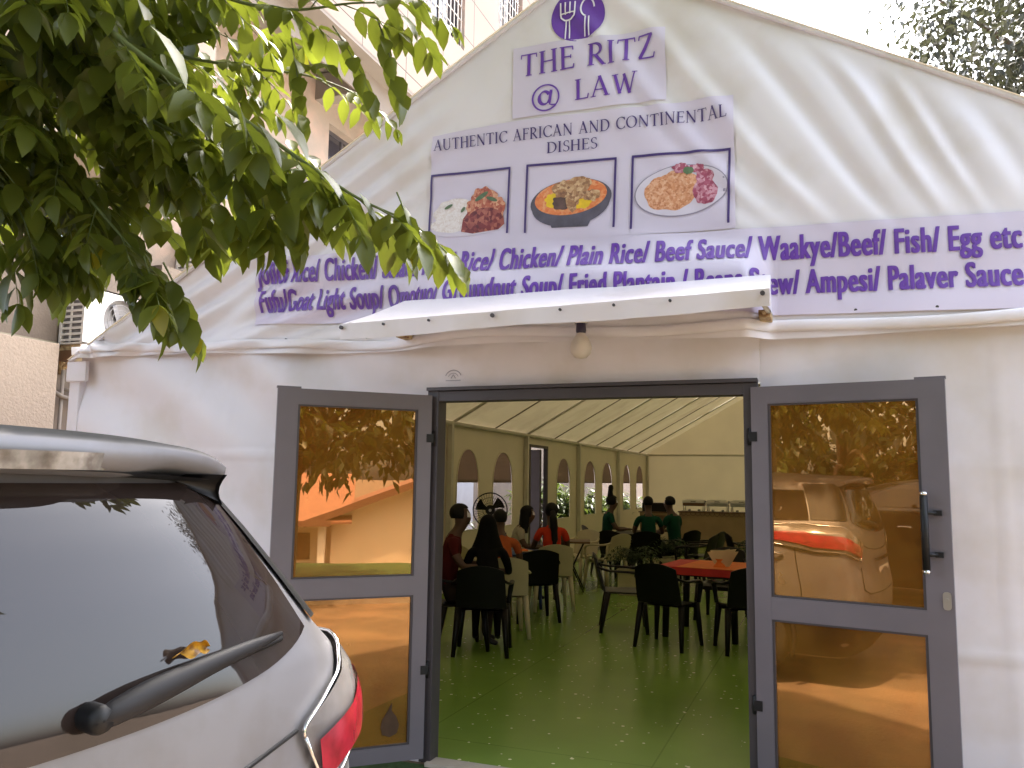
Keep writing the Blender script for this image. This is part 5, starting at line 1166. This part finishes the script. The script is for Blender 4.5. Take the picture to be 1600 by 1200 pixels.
# ================================================================== plants beyond the side windows
def bush(name, label, loc, h, w_, n, leaf, m, group=None, seed=1, pot=None):
    r = random.Random(seed); t = thing(name, label, 'plant', loc, 0, group); lv = Leaves(); st = MB()
    for i in range(n):
        a = r.uniform(0, 6.28); L = h*r.uniform(.6, 1.1); out = Vector((math.cos(a), math.sin(a), 0))*w_*r.uniform(.3, 1)
        pts = spline([(0, 0, 0), tuple(out*0.3 + Vector((0, 0, L*.7))), tuple(out + Vector((0, 0, L*r.uniform(.45, 1))))], 4)
        st.tube(pts, 0.006, n=4, cap=False)
        for p in pts[2:]:
            for k in range(3):
                lv.add(p, (out.normalized()*0.6 + Vector((r.uniform(-1, 1), r.uniform(-1, 1), r.uniform(-.6, .5)))), Vector((0, 0, 1)), leaf*r.uniform(.7, 1.2), leaf*0.14, r.random(), fine=False)
    o = lv.build('foliage', M[m]); o.parent = t
    st.build('stems', M['twig'], t); return t
for i, (y, h, lab) in enumerate([(12.4, 1.7, 'leafy palm-like bush outside the third pointed window'), (14.6, 1.75, 'yellow green bush outside the fourth pointed window'), (16.5, 1.5, 'grey green bush outside the fifth pointed window'), (18.9, 1.35, 'low bush outside the sixth pointed window'), (20.9, 1.3, 'low bush outside the last pointed window')]):
    bush('bush', lab, (-3.75, y, 0), h, 0.55, 26, 0.30, 'leafdark', 'bushes along the tent side', seed=20+i)
bush('bush', 'thin leafy shrub outside the first pointed window behind the fan', (-3.5, 7.6, 0), 1.25, 0.35, 9, 0.16, 'leafdark', 'bushes along the tent side', seed=31)

# ================================================================== furniture
def plastic_chair(name, label, m, group):
    t = thing(name, label, 'chair', (0, 0, 0), 0, group)           # faces +y
    b = MB(); 
    def seat(u, v): return (0.235*u*(1 - 0.10*(v < 0)), 0.22*v, 0.435 - 0.02*(1-u*u)*(1-v*v) - (0.025*max(0, v-0.8)/.2 if v > .8 else 0))
    b.grid(seat, lin(-1, 1, 9), lin(-1, 1, 9)); b.grid(lambda u, v: (seat(u, v)[0], seat(u, v)[1], seat(u, v)[2]-0.018), lin(-1, 1, 9), lin(-1, 1, 9))
    b.grid(lambda u, k: (seat(u, 1)[0], seat(u, 1)[1]+0.004, seat(u, 1)[2]-0.045*k), lin(-1, 1, 9), lin(0, 1, 3)); b.build('seat', M[m], t)
    b = MB()
    def back(u, v, o=0): 
        ztop = 0.40 - 0.05*u*u
        return (0.235*u*(1 - 0.10*v*v + 0.02*v), -0.215 - 0.10*v - 0.035*(1-u*u) - o, 0.44 + ztop*v)
    b.grid(lambda u, v: back(u, v), lin(-1, 1, 11), lin(0, 1, 9)); b.grid(lambda u, v: back(u, v, .014), lin(-1, 1, 11), lin(0, 1, 9))
    b.grid(lambda u, k: back(u, 1, .014*k), lin(-1, 1, 11), [0, 1])
    for s_ in (-1, 1): b.grid(lambda v, k: back(s_, v, .014*k), lin(0, 1, 9), [0, 1])
    b.build('backrest', M[m], t)
    for s_ in (-1, 1):
        b = MB(); b.tube(spline([(s_*0.215, -0.30, 0.70), (s_*0.262, -0.18, 0.665), (s_*0.275, 0.05, 0.655), (s_*0.265, 0.18, 0.63), (s_*0.25, 0.205, 0.55), (s_*0.235, 0.20, 0.43)], 4), [0.020]*9 + [0.026]*8 + [0.022]*4, n=8, flat=0.7); b.build('armrest', M[m], t)
        for yy, y2 in ((0.19, 0.235), (-0.19, -0.27)):
            b = MB(); b.tube([(s_*0.215, yy, 0.43), (s_*0.232, (yy+y2)/2, 0.22), (s_*0.25, y2, 0.0)], [0.034, 0.028, 0.020], n=8); b.build('leg', M[m], t)
    return t
def dup(o, loc, rz, label, sub=None):
    def cp(x, par):
        c = x.copy(); COL.objects.link(c); c.parent = par
        for ch in kids.get(x.name, []): cp(ch, c)
        return c
    c = cp(o, None); c.location = loc; c.rotation_euler = (0, 0, rz); c['label'] = label; return c
protos = {}
kids = {}
def chair(kind, x, y, rz, label):
    g = {'blackp': 'black plastic armchairs in the tent', 'cream': 'cream plastic armchairs in the tent', 'brownp': 'dark brown plastic armchairs in the tent'}[kind]
    if kind not in protos:
        o = plastic_chair('plastic_chair', label, kind, g); protos[kind] = o
        bpy.context.view_layer.update()
        kids[o.name] = list(o.children); o.location = (x, y, 0); o.rotation_euler = (0, 0, rz); return o
    return dup(protos[kind], (x, y, 0), rz, label)
D = R_
CH = [
    ('blackp', 0.66, 3.98, D(-14), 'large black armchair with its back to us in front of the red table'),
    ('brownp', 0.05, 4.66, D(-75), 'dark armchair left of the red table, seen from the side'),
    ('blackp', 1.40, 4.05, D(20), 'black armchair cut off by the right door jamb beside the red table'),
    ('brownp', 0.95, 5.85, D(170), 'dark brown armchair on the far side of the red table, facing us'),
    ('brownp', 1.52, 6.3, D(120), 'dark armchair behind the napkins on the far right corner of the red table'),
    ('blackp', -1.22, 3.02, D(-55), 'black armchair at the left door jamb under the man in dark red'),
    ('blackp', -0.93, 2.92, D(18), 'black armchair under the woman all in black'),
    ('blackp', -1.10, 4.85, D(35), 'black armchair with its back to us in front of the blue table'),
    ('cream', -1.17, 5.72, D(30), 'cream armchair under the woman in the red top'),
    ('cream', -1.95, 6.15, D(-70), 'cream armchair under the woman in white'),
    ('cream', -1.78, 5.0, D(-40), 'cream armchair left of the blue table'),
    ('cream', -1.06, 8.15, D(62), 'empty cream armchair standing right of the small brown table'),
    ('cream', -1.62, 8.45, D(160), 'empty cream armchair behind the small brown table'),
    ('blackp', -0.62, 9.15, D(10), 'black armchair under the man in the green shirt, back to us'),
    ('blackp', -1.05, 9.05, D(-20), 'black armchair between the tall haired woman and the man in green'),
    ('brownp', -1.66, 10.2, D(-60), 'dark armchair under the green-shirted woman with tall hair'),
    ('blackp', -0.22, 9.75, D(60), 'black armchair under the rightmost person in green'),
    ('brownp', 0.22, 9.6, D(75), 'empty brown armchair right of the diners in green, nearer the buffet'),
    ('brownp', 0.22, 8.6, D(80), 'empty brown armchair right of the diners in green, nearest to us'),
    ('cream', -0.72, 10.95, D(185), 'empty cream armchair between the diners in green, facing us'),
    ('brownp', 0.98, 9.3, D(-70), 'dark armchair partly behind the right door jamb, before the buffet'),
    ('cream', -1.08, 3.80, D(30), 'cream armchair under the person in the orange shirt'),
    ('cream', -1.62, 2.55, D(-60), 'cream armchair half hidden behind the left door jamb'),
]
for c in CH: chair(*c)

def table_square(name, label, loc, rz, s, h, top_m, leg_m, leg_r=0.022, fold=False):
    t = thing(name, label, 'table', loc, rz); b = MB(); b.box((-s/2, -s/2, h-0.03), (s/2, s/2, h), bev=0.006); b.build('tabletop', M[top_m], t)
    if not fold:
        b = MB(); b.box((-s/2+.05, -s/2+.05, h-.09), (s/2-.05, s/2-.05, h-.031)); b.build('apron', M[leg_m], t)
        for i in (-1, 1):
            for j in (-1, 1): b = MB(); b.tube([(i*(s/2-.07), j*(s/2-.07), h-.03), (i*(s/2-.05), j*(s/2-.05), 0)], [leg_r*1.3, leg_r], n=8); b.build('leg', M[leg_m], t)
    else:
        for j in (-1, 1):
            for i in (-1, 1): b = MB(); b.tube([(i*s*.32, j*s*.34, 0), (-i*s*.32, j*s*.34, h-.03)], 0.011, n=6); b.build('leg', M[leg_m], t)
    return t
RT = (0.95, 4.78)
table_square('dining_table', 'black square table under a red and orange cloth near the doorway', (RT[0], RT[1], 0), D(-8), 0.84, 0.735, 'blackp', 'blackp', 0.035)
tc = thing('tablecloth', 'red cloth with an orange runner over the square table near the doorway', 'tablecloth', (RT[0], RT[1], 0.738), D(-8))
b = MB(); s = 0.45
b.box((-s, -s, 0.0), (s, s, 0.004))
for (x0, y0, x1, y1) in ((-s, -s, s, -s), (s, -s, s, s), (s, s, -s, s), (-s, s, -s, -s)):
    nx, ny = (y1-y0), -(x1-x0); l = math.hypot(nx, ny); nx /= l; ny /= l
    b.grid(lambda u, k: (x0+(x1-x0)*u + nx*0.012*k*(1+math.sin(u*22)), y0+(y1-y0)*u + ny*0.012*k*(1+math.sin(u*22)), 0.004-0.075*k), lin(0, 1, 30), lin(0, 1, 4))
b.build('cloth', M['redcloth'], tc)
b = MB(); b.box((-0.22, -s-0.004, 0.0045), (0.46, s+0.004, 0.008)); b.build('runner', M['orangecloth'], tc)
nh = thing('napkin_holder', 'fan of folded paper napkins in an orange holder on the red table', 'napkins', (1.10, 4.55, 0.747), D(-20))
b = MB()
for k in range(7):
    a = -0.5 + k*0.17; b.quad([(-0.03 + .01*k, -0.03+0.01*k, 0.005), (0.03 + .01*k, -0.02+.01*k, 0.005), (0.10 + 0.05*a + .01*k, -0.01+0.012*k, 0.17 + 0.012*(k % 3)), (-0.08 + 0.10*a + .01*k, -0.03+0.012*k, 0.15+0.02*(k % 2))])
b.build('napkins', M['napkin'], nh)
b = MB(); b.lathe([(0.07, 0), (0.05, 0.03), (0.032, 0.06), (0.05, 0.085)], 12); b.build('holder', M['orangecloth'], nh)
t = thing('dining_table', 'round blue topped table between the seated women', 'table', (-1.52, 5.42, 0))
b = MB(); b.lathe([(0.002, 0.735), (0.40, 0.735), (0.415, 0.72), (0.40, 0.70), (0.002, 0.70)], 32); b.build('tabletop', M['bluetop'], t)
for k in range(4): b = MB(); b.tube([(0.30*math.cos(k*1.571+.7), 0.30*math.sin(k*1.571+.7), 0.70), (0.33*math.cos(k*1.571+.7), 0.33*math.sin(k*1.571+.7), 0)], [0.03, 0.02], n=8); b.build('leg', M['bluetop'], t)
table_square('folding_table', 'small brown folding table with thin legs right of the woman in red', (-1.42, 7.55, 0), D(15), 0.52, 0.74, 'wood', 'black', fold=True)
cpo = thing('cup', 'small dark cup standing on the brown folding table', 'cup', (-1.58, 7.5, 0.741)); b = MB(); b.lathe([(0.002, 0.002), (0.03, 0.002), (0.038, 0.09), (0.034, 0.09), (0.027, 0.01), (0.002, 0.01)], 16); b.build('bowl', M['wood'], cpo)
b = MB(); b.tube([(0.034, 0, 0.075), (0.06, 0, 0.06), (0.055, 0, 0.03), (0.03, 0, 0.025)], 0.006, n=6); b.build('handle', M['wood'], cpo)
table_square('dining_table', 'dark square table in the middle of the diners in green', (-0.95, 9.95, 0), D(10), 0.8, 0.74, 'blackp', 'blackp')
# bottle and glass on the blue table
bo = thing('water_bottle', 'clear plastic water bottle on the round blue table', 'bottle', (-1.62, 5.25, 0.736))
mclear = mat('clear_plastic', (0.35, 0.38, 0.42), 0.1, spec=0.8)
b = MB(); b.lathe([(0.002, 0), (0.032, 0), (0.033, 0.14), (0.026, 0.17), (0.012, 0.20), (0.012, 0.215)], 16); b.build('body', mclear, bo)
b = MB(); b.lathe([(0.015, 0.214), (0.015, 0.235), (0.002, 0.236)], 12); b.build('cap', M['bluetop'], bo)
tr = thing('food_plate', 'plate of food on the round blue table', 'plate', (-1.38, 5.25, 0.736)); b = MB(); b.lathe([(0.002, 0.004), (0.07, 0.004), (0.12, 0.02), (0.12, 0.024), (0.07, 0.009), (0.002, 0.009)], 24); b.build('dish', M['cream'], tr)
b = MB(); b.lathe([(0.075, 0.01), (0.06, 0.035), (0.03, 0.045), (0.002, 0.047)], 14); b.build('food', M['orangecloth'], tr)
# pedestal fan
fan = thing('pedestal_fan', 'black pedestal fan with a round wire cage by the left tent wall', 'fan', (-2.16, 6.05, 0))
FD = Vector((math.sin(D(22)), -math.cos(D(22)), 0)); FXA = Vector((FD.y, -FD.x, 0)); HC = Vector((0, 0, 1.215))
b = MB(); b.lathe([(0.002, 0), (0.22, 0), (0.22, 0.02), (0.06, 0.05), (0.03, 0.08)], 24); b.build('base', M['black'], fan)
b = MB(); b.tube([(0, 0, 0.05), (0, 0, 0.7)], 0.018, n=10); b.tube([(0, 0, 0.7), (0, 0, 1.16)], 0.012, n=10); b.build('pole', M['black'], fan)
b = MB(); b.tube([HC - FD*0.20, HC - FD*0.05], [0.05, 0.07], n=12); b.tube([HC - FD*0.12 - Vector((0, 0, 0.10)), HC - FD*0.12], 0.03, n=8); b.build('motor', M['black'], fan)
b = MB()
fr_ = lambda r, a, dpt: HC + FXA*r*math.cos(a) + Vector((0, 0, 1))*r*math.sin(a) + FD*dpt
for r, dpt, th in ((0.235, 0.0, 0.009), (0.17, 0.05, 0.003), (0.10, 0.065, 0.003), (0.235, -0.03, 0.006)): b.tube([fr_(r, a, dpt) for a in lin(0, 2*math.pi, 37)], th, n=5)
for k in range(36): a = k*2*math.pi/36; b.tube([fr_(0.04, a, 0.07), fr_(0.15, a+.05, 0.055), fr_(0.235, a+.1, 0.0), fr_(0.12, a, -0.07)], 0.0022, n=4)
b.build('cage', M['black'], fan)
b = MB(); b.tube([fr_(0, 0, 0.06), fr_(0, 0, 0.08)], 0.045, n=16); b.build('hub_cap', M['black'], fan)
b = MB(); b.tube([fr_(0, 0, 0.0795), fr_(0, 0, 0.084)], 0.02, n=12); b.build('badge', M['steel'], fan)
for k in range(3):
    b = MB(); b.grid(lambda r, q: fr_(r, k*2.094 + q*0.9*(0.6+0.4*r/.2), -0.02 + 0.05*q), lin(0.04, 0.20, 6), lin(0, 1, 6)); b.build('blade', M['blackp'], fan)
# planters with ferns
def planter(label, loc, sx, h, seed):
    t = thing('planter', label, 'planter', loc, D(8*seed % 20), 'white planters with ferns'); b = MB()
    b.box((-sx/2, -sx/2, 0), (sx/2, sx/2, h), bev=0.012); b.box((-sx/2-.012, -sx/2-.012, h-0.05), (sx/2+.012, sx/2+.012, h+.005)); b.build('box', M['cream'], t)
    r = random.Random(seed); lv = Leaves()
    for i in range(46):
        a = r.uniform(0, 6.28); o = Vector((math.cos(a), math.sin(a), 0)); L = r.uniform(.25, .45)
        pts = spline([(0, 0, h), tuple(o*L*.4 + Vector((0, 0, h+L*.75))), tuple(o*L + Vector((0, 0, h + L*r.uniform(.1, .6))))], 5)
        for p, q in zip(pts[2:], pts[3:]):
            d = (q-p).normalized(); sd = d.cross(Vector((0, 0, 1))).normalized()
            for sg in (1, -1): lv.add(p, d*.5 + sd*sg, Vector((0, 0, 1)), 0.085, 0.012, r.uniform(0, .5), fine=False)
    f = lv.build('fern', M['fern']); f.parent = t
planter('white planter box with a dark fern left of the big black chair', (-0.52, 7.55, 0), 0.36, 0.36, 3)
planter('white planter box with a fern behind the brown chair of the red table', (-0.30, 9.15, 0), 0.36, 0.40, 5)
planter('planter with a bushy fern at the right door jamb before the buffet', (1.22, 8.2, 0), 0.36, 0.46, 8)
# buffet counter and chafing dishes
bc = thing('buffet_counter', 'long brown buffet counter across the far end of the tent', 'counter', (0.9, 17.3, 0))
b = MB(); b.box((-2.3, -0.30, 0.03), (2.5, 0.35, 0.86)); b.build('front', M['counter'], bc)
b = MB(); b.box((-2.33, -0.33, 0.86), (2.53, 0.38, 0.89)); b.build('top', M['wood'], bc)
b = MB(); b.box((-2.28, -0.27, 0.0), (2.48, 0.33, 0.03)); b.build('plinth', M['black'], bc)
b = MB(); 
for k in range(40): b.tube([(-2.3 + k*0.12 + 0.06*math.cos(a), -0.335, 0.86 - 0.075*math.sin(a)) for a in lin(0, math.pi, 8)], 0.006, n=4)
b.build('swag_trim', M['wood'], bc)
def chafer(i, x):
    t = thing('chafing_dish', ['leftmost wooden fronted chafing dish on the buffet', 'second chafing dish from the left on the buffet', 'third chafing dish from the left on the buffet', 'fourth chafing dish from the left on the buffet', 'chafing dish beside the right door jamb on the buffet', 'chafing dish hidden past the right door jamb'][i], 'chafing dish', (x, 17.25, 0.89), 0, 'chafing dishes on the buffet')
    b = MB(); b.box((-0.27, -0.17, 0.14), (0.27, 0.17, 0.22), bev=0.01); b.build('pan', M['wood'] if i == 0 else M['steel'], t)
    b = MB(); b.grid(lambda u, a: (0.28*u, -0.18*math.cos(a), 0.222 + 0.085*math.sin(a)*(1-0.25*u**6)), lin(-1, 1, 9), lin(0, math.pi, 9)); b.build('lid', M['steel'], t)
    b = MB(); b.tube([(-0.06, -0.17, 0.25), (-0.05, -0.21, 0.26), (0.05, -0.21, 0.26), (0.06, -0.17, 0.25)], 0.008, n=6); b.build('handle', M['black'], t)
    for sx in (-1, 1):
        b = MB(); b.tube([(sx*0.24, -0.15, 0), (sx*0.25, -0.16, 0.15)], 0.012, n=6); b.tube([(sx*0.24, 0.15, 0), (sx*0.25, 0.16, 0.15)], 0.012, n=6); b.build('stand', M['steel'], t)
    for sx in (-.12, .12): b = MB(); b.lathe([(0.002, 0), (0.035, 0), (0.035, 0.05), (0.002, 0.055)], 12, c=(sx, 0, 0)); b.build('burner', M['steel'], t)
for i in range(5): chafer(i, -1.05 + i*0.60)
sb = thing('side_cabinet', 'small dark cabinet with trays left of the buffet counter', 'cabinet', (-2.1, 17.6, 0))
b = MB(); b.box((-0.4, -0.25, 0.0), (0.4, 0.25, 0.82), bev=0.01); b.build('carcass', M['counter'], sb); b = MB(); b.box((-0.43, -0.28, 0.82), (0.43, 0.28, 0.85)); b.build('top', M['wood'], sb)
for sx in (-1, 1): b = MB(); b.box((sx*0.2-.18, -0.262, 0.06), (sx*0.2+.18, -0.25, 0.76)); b.build('door', M['wood'], sb)
b = MB(); b.box((-0.35, -0.2, 0.85), (0.30, 0.2, 1.08), bev=0.02); b.build('food_warmer', M['brownp'], sb)

# ================================================================== people
def person(label, loc, rz, shirt, trousers, hair, scale=1.0, arm='table', lean=0.06, sleeve=0.5, cover=False):
    t = thing('person', label, 'person', loc, rz, 'people seated in the tent'); t.scale = (scale, scale, scale)
    V, E_, Rr, tagz = [], [], [], []
    def add(p, r, par=None, tg='skin'):
        V.append(Vector(p)); Rr.append(r if isinstance(r, tuple) else (r, r)); tagz.append(tg)
        if par is not None: E_.append((par, len(V)-1))
        return len(V)-1
    L_ = lean
    pel = add((0, 0, 0.52), (.155, .125), None, 'low'); w1 = add((0, L_*.3, 0.68), (.125, .10), pel, 'top'); ch = add((0, L_*.8, 0.88), (.145, .105), w1, 'top'); up = add((0, L_*1.2, 1.02), (.115, .085), ch, 'top')
    nk = add((0, L_*1.6, 1.12), .062, up, 'skin'); n2 = add((0, L_*1.9+.01, 1.165), .058, nk); h1 = add((0, L_*2+.035, 1.215), (.068, .075), n2); h2 = add((0, L_*2+.03, 1.29), (.084, .098), h1); h3 = add((0, L_*2+.015, 1.36), (.074, .084), h2); add((0, L_*2+.01, 1.405), .042, h3)
    add((0, L_*2+.128, 1.275), .013, h2)
    for s in (-1, 1):
        sh = add((s*.165, L_*1.1, 1.035), .062, up, 'top'); m1 = add((s*.215, L_+.02, 0.92), .05, sh, 'top')
        if arm == 'table': el = (s*.245, L_+.10, 0.80); wr = (s*.15, L_+.33, 0.80); pa = (s*.12, L_+.40, 0.795)
        elif arm == 'face': el = (s*.25, L_+.17, 0.79); wr = (s*.16, L_+.30, 0.98); pa = (s*.13, L_+.29, 1.05)
        else: el = (s*.25, L_-.02, 0.78); wr = (s*.20, L_+.2, 0.66); pa = (s*.17, L_+.27, 0.63)
        e1 = add(el, .041, m1, 'skin' if sleeve < .9 else 'top'); e2 = add((Vector(el)*.6 + Vector(wr)*.4), .036, e1); w_ = add(wr, .026, e2); p_ = add(pa, (.034, .018), w_)
        dd = (Vector(pa)-Vector(wr)).normalized()
        sd = dd.cross(Vector((0, 0, 1))); sd = sd.normalized() if sd.length > .2 else Vector((1, 0, 0)); dn = Vector((0, 0, -1)) if abs(dd.z) < .7 else Vector((0, 1, 0))
        for k, fl in enumerate((.055, .065, .062, .05)):
            a = add(Vector(pa) + dd*.028 + sd*(k-1.5)*.018, .0095, p_); c_ = add(Vector(pa) + dd*(.028+fl*.5) + sd*(k-1.5)*.020 + dn*.006, .0085, a); add(Vector(pa) + dd*(.028+fl) + sd*(k-1.5)*.021 + dn*.022, .0075, c_)
        a = add(Vector(pa) - dd*.012 - sd*s*.034, .011, p_); add(Vector(pa) + dd*.022 - sd*s*.05 + dn*.01, .009, a)
        hp_ = add((s*.095, .05, 0.51), .088, pel, 'low'); kn = add((s*.12, .43, 0.49), .062, hp_, 'low'); cf = add((s*.12, .43, 0.30), .052, kn, 'low'); an = add((s*.125, .42, 0.085), .036, cf, 'low'); add((s*.13, .53, 0.045), (.036, .028), an, 'shoe')
    me = bpy.data.meshes.new('body'); me.from_pydata([tuple(v) for v in V], E_, []); o = bpy.data.objects.new('body', me); COL.objects.link(o)
    sk = o.modifiers.new('skin', 'SKIN'); sk.use_smooth_shade = True
    for i, d in enumerate(me.skin_vertices[0].data): d.radius = Rr[i]; d.use_root = (i == 0)
    sb_ = o.modifiers.new('sub', 'SUBSURF'); sb_.levels = 1; sb_.render_levels = 1
    dg = bpy.context.evaluated_depsgraph_get(); m2 = bpy.data.meshes.new_from_object(o.evaluated_get(dg), depsgraph=dg)
    bpy.data.objects.remove(o)
    ms = [M['skin'], shirt, trousers, M['black'], M['whiteink'], M['hair']]
    m2.materials.clear()
    for q in ms: m2.materials.append(q)
    segs = [(V[a], V[c], tagz[c] if tagz[a] == tagz[c] else (tagz[a] if tagz[c] == 'skin' and tagz[a] == 'top' and False else tagz[c])) for a, c in E_]
    mi = {'skin': 0, 'top': 1, 'low': 2, 'shoe': 3}
    for p in m2.polygons:
        c = p.center; best = None
        for a, q, tg in segs:
            ab = q-a; tt = max(0, min(1, (c-a).dot(ab)/max(1e-9, ab.length_squared))); d = (c-(a+ab*tt)).length
            if best is None or d < best[0]: best = (d, tg)
        p.material_index = mi[best[1]]; p.use_smooth = True
        if cover and p.material_index == 0 and c.z > 1.0 and c.y < 0.12: p.material_index = 1
        # eyes and mouth
        if best[1] == 'skin' and c.y > L_*2+.085:
            if abs(abs(c.x)-0.032) < .014 and abs(c.z-1.30) < .010: p.material_index = 4
            if abs(c.x) < .024 and abs(c.z-1.232) < .008: p.material_index = 5
    body = link('body', m2, t)
    hb = MB(); hy = L_*2 + .01
    if hair == 'short': hb.grid(lambda a, e: (0.088*math.cos(e)*math.cos(a), hy + 0.104*math.cos(e)*math.sin(a) - .006, 1.325 + 0.098*math.sin(e)), lin(D(155), D(385), 16), lin(D(-35), D(90), 10)); hb.grid(lambda a, e: (0.086*math.cos(e)*math.cos(a), hy + 0.100*math.cos(e)*math.sin(a), 1.33 + 0.093*math.sin(e)), lin(D(20), D(160), 10), lin(D(28), D(90), 7))
    else:
        hb.grid(lambda a, e: (0.096*math.cos(e)*math.cos(a), hy + 0.112*math.cos(e)*math.sin(a) - .008, 1.325 + 0.106*math.sin(e)), lin(D(150), D(390), 18), lin(D(-50), D(90), 10)); hb.grid(lambda a, e: (0.092*math.cos(e)*math.cos(a), hy + 0.106*math.cos(e)*math.sin(a), 1.33 + 0.10*math.sin(e)), lin(D(20), D(160), 10), lin(D(25), D(90), 7))
        if hair == 'long':
            hb.grid(lambda a, k: ((0.098 + 0.035*k)*math.cos(a), hy - .01 + (0.108 - 0.0*k)*math.sin(a) - 0.03*k, 1.31 - 0.30*k), lin(D(165), D(375), 16), lin(0, 1, 8))
        if hair == 'pony':
            hb.tube(spline([(0, hy-.10, 1.30), (0, hy-.155, 1.22), (0.01, hy-.175, 1.08), (0.02, hy-.18, 0.92), (0.015, hy-.175, 0.84)], 4), [0.04]*4 + [0.055]*5 + [0.045]*4 + [0.03]*3 + [0.01], n=10)
        if hair == 'tall':
            hb.tube(spline([(0, hy-.03, 1.38), (0.01, hy-.035, 1.47), (0.02, hy-.03, 1.56), (0.03, hy-.025, 1.62)], 3), [0.065, 0.062, 0.056, 0.05, 0.048, 0.05, 0.052, 0.048, 0.035, 0.01], n=10)
            hb.tube([(-.03, hy+.05, 1.36), (-.16, hy+.06, 1.35), (-.19, hy+.05, 1.34)], [0.05, 0.045, 0.01], n=8)
        if hair == 'veil':
            hb.grid(lambda a, k: ((0.10 + 0.12*k**1.5)*math.cos(a), hy - .01 + (0.115 + 0.05*k)*math.sin(a) - 0.02*k, 1.32 - 0.34*k), lin(D(140), D(400), 20), lin(0, 1, 9))
        if hair == 'bun': hb.lathe([(0.002, 0.05), (0.045, 0.03), (0.055, 0), (0.045, -0.03), (0.002, -0.05)], 14, c=(0, hy-.11, 1.36))
    hb.build('headscarf' if hair == 'veil' else 'hair', shirt if hair == 'veil' else M['hair'], t, smooth=True)
    return t
cl = lambda n, c: mat(n, c, 0.85, var=0.15, vscale=8, spec=0.15)
blackc = cl('black_cloth', (0.003, 0.003, 0.003)); jean = cl('dark_denim', (0.012, 0.016, 0.028)); brown = cl('brown_cloth', (0.03, 0.02, 0.015))
green = cl('green_cloth', (0.006, 0.055, 0.032)); dred = cl('dark_red_cloth', (0.075, 0.008, 0.009)); ored = cl('orange_red_cloth', (0.55, 0.045, 0.016)); orange = cl('orange_cloth_shirt', (0.42, 0.10, 0.03)); whitec = cl('cream_cloth', (0.42, 0.38, 0.30))
person('person in a dark red shirt seated in profile at the left door jamb', (-1.37, 3.0, 0), D(-62), dred, brown, 'short', 0.98)
person('person dressed all in black with a headscarf, back to us, in front of the fan', (-0.92, 2.98, 0), D(22), blackc, blackc, 'veil', 0.90, cover=True, sleeve=1.0, lean=0.10)
person('person in an orange shirt sitting just beyond the one in black', (-1.10, 3.86, 0), D(30), orange, brown, 'short', 0.92, lean=0.14)
person('person in a cream top with long black hair at the blue table', (-1.92, 6.2, 0), D(-62), whitec, jean, 'long', 0.90, lean=0.13)
person('person in a bright red top with a long ponytail, back to us', (-1.17, 5.8, 0), D(28), ored, jean, 'pony', 0.94, arm='face')
person('person in a green shirt with tall upswept hair beside the pointed windows', (-1.60, 10.2, 0), D(-58), green, brown, 'tall', 0.97)
person('person in a green shirt, back to us, in the middle of the green group', (-0.62, 9.28, 0), D(14), green, brown, 'short', 0.98)
person('person in a green shirt turned left, nearest the buffet', (-0.26, 9.82, 0), D(62), green, blackc, 'short', 0.98)
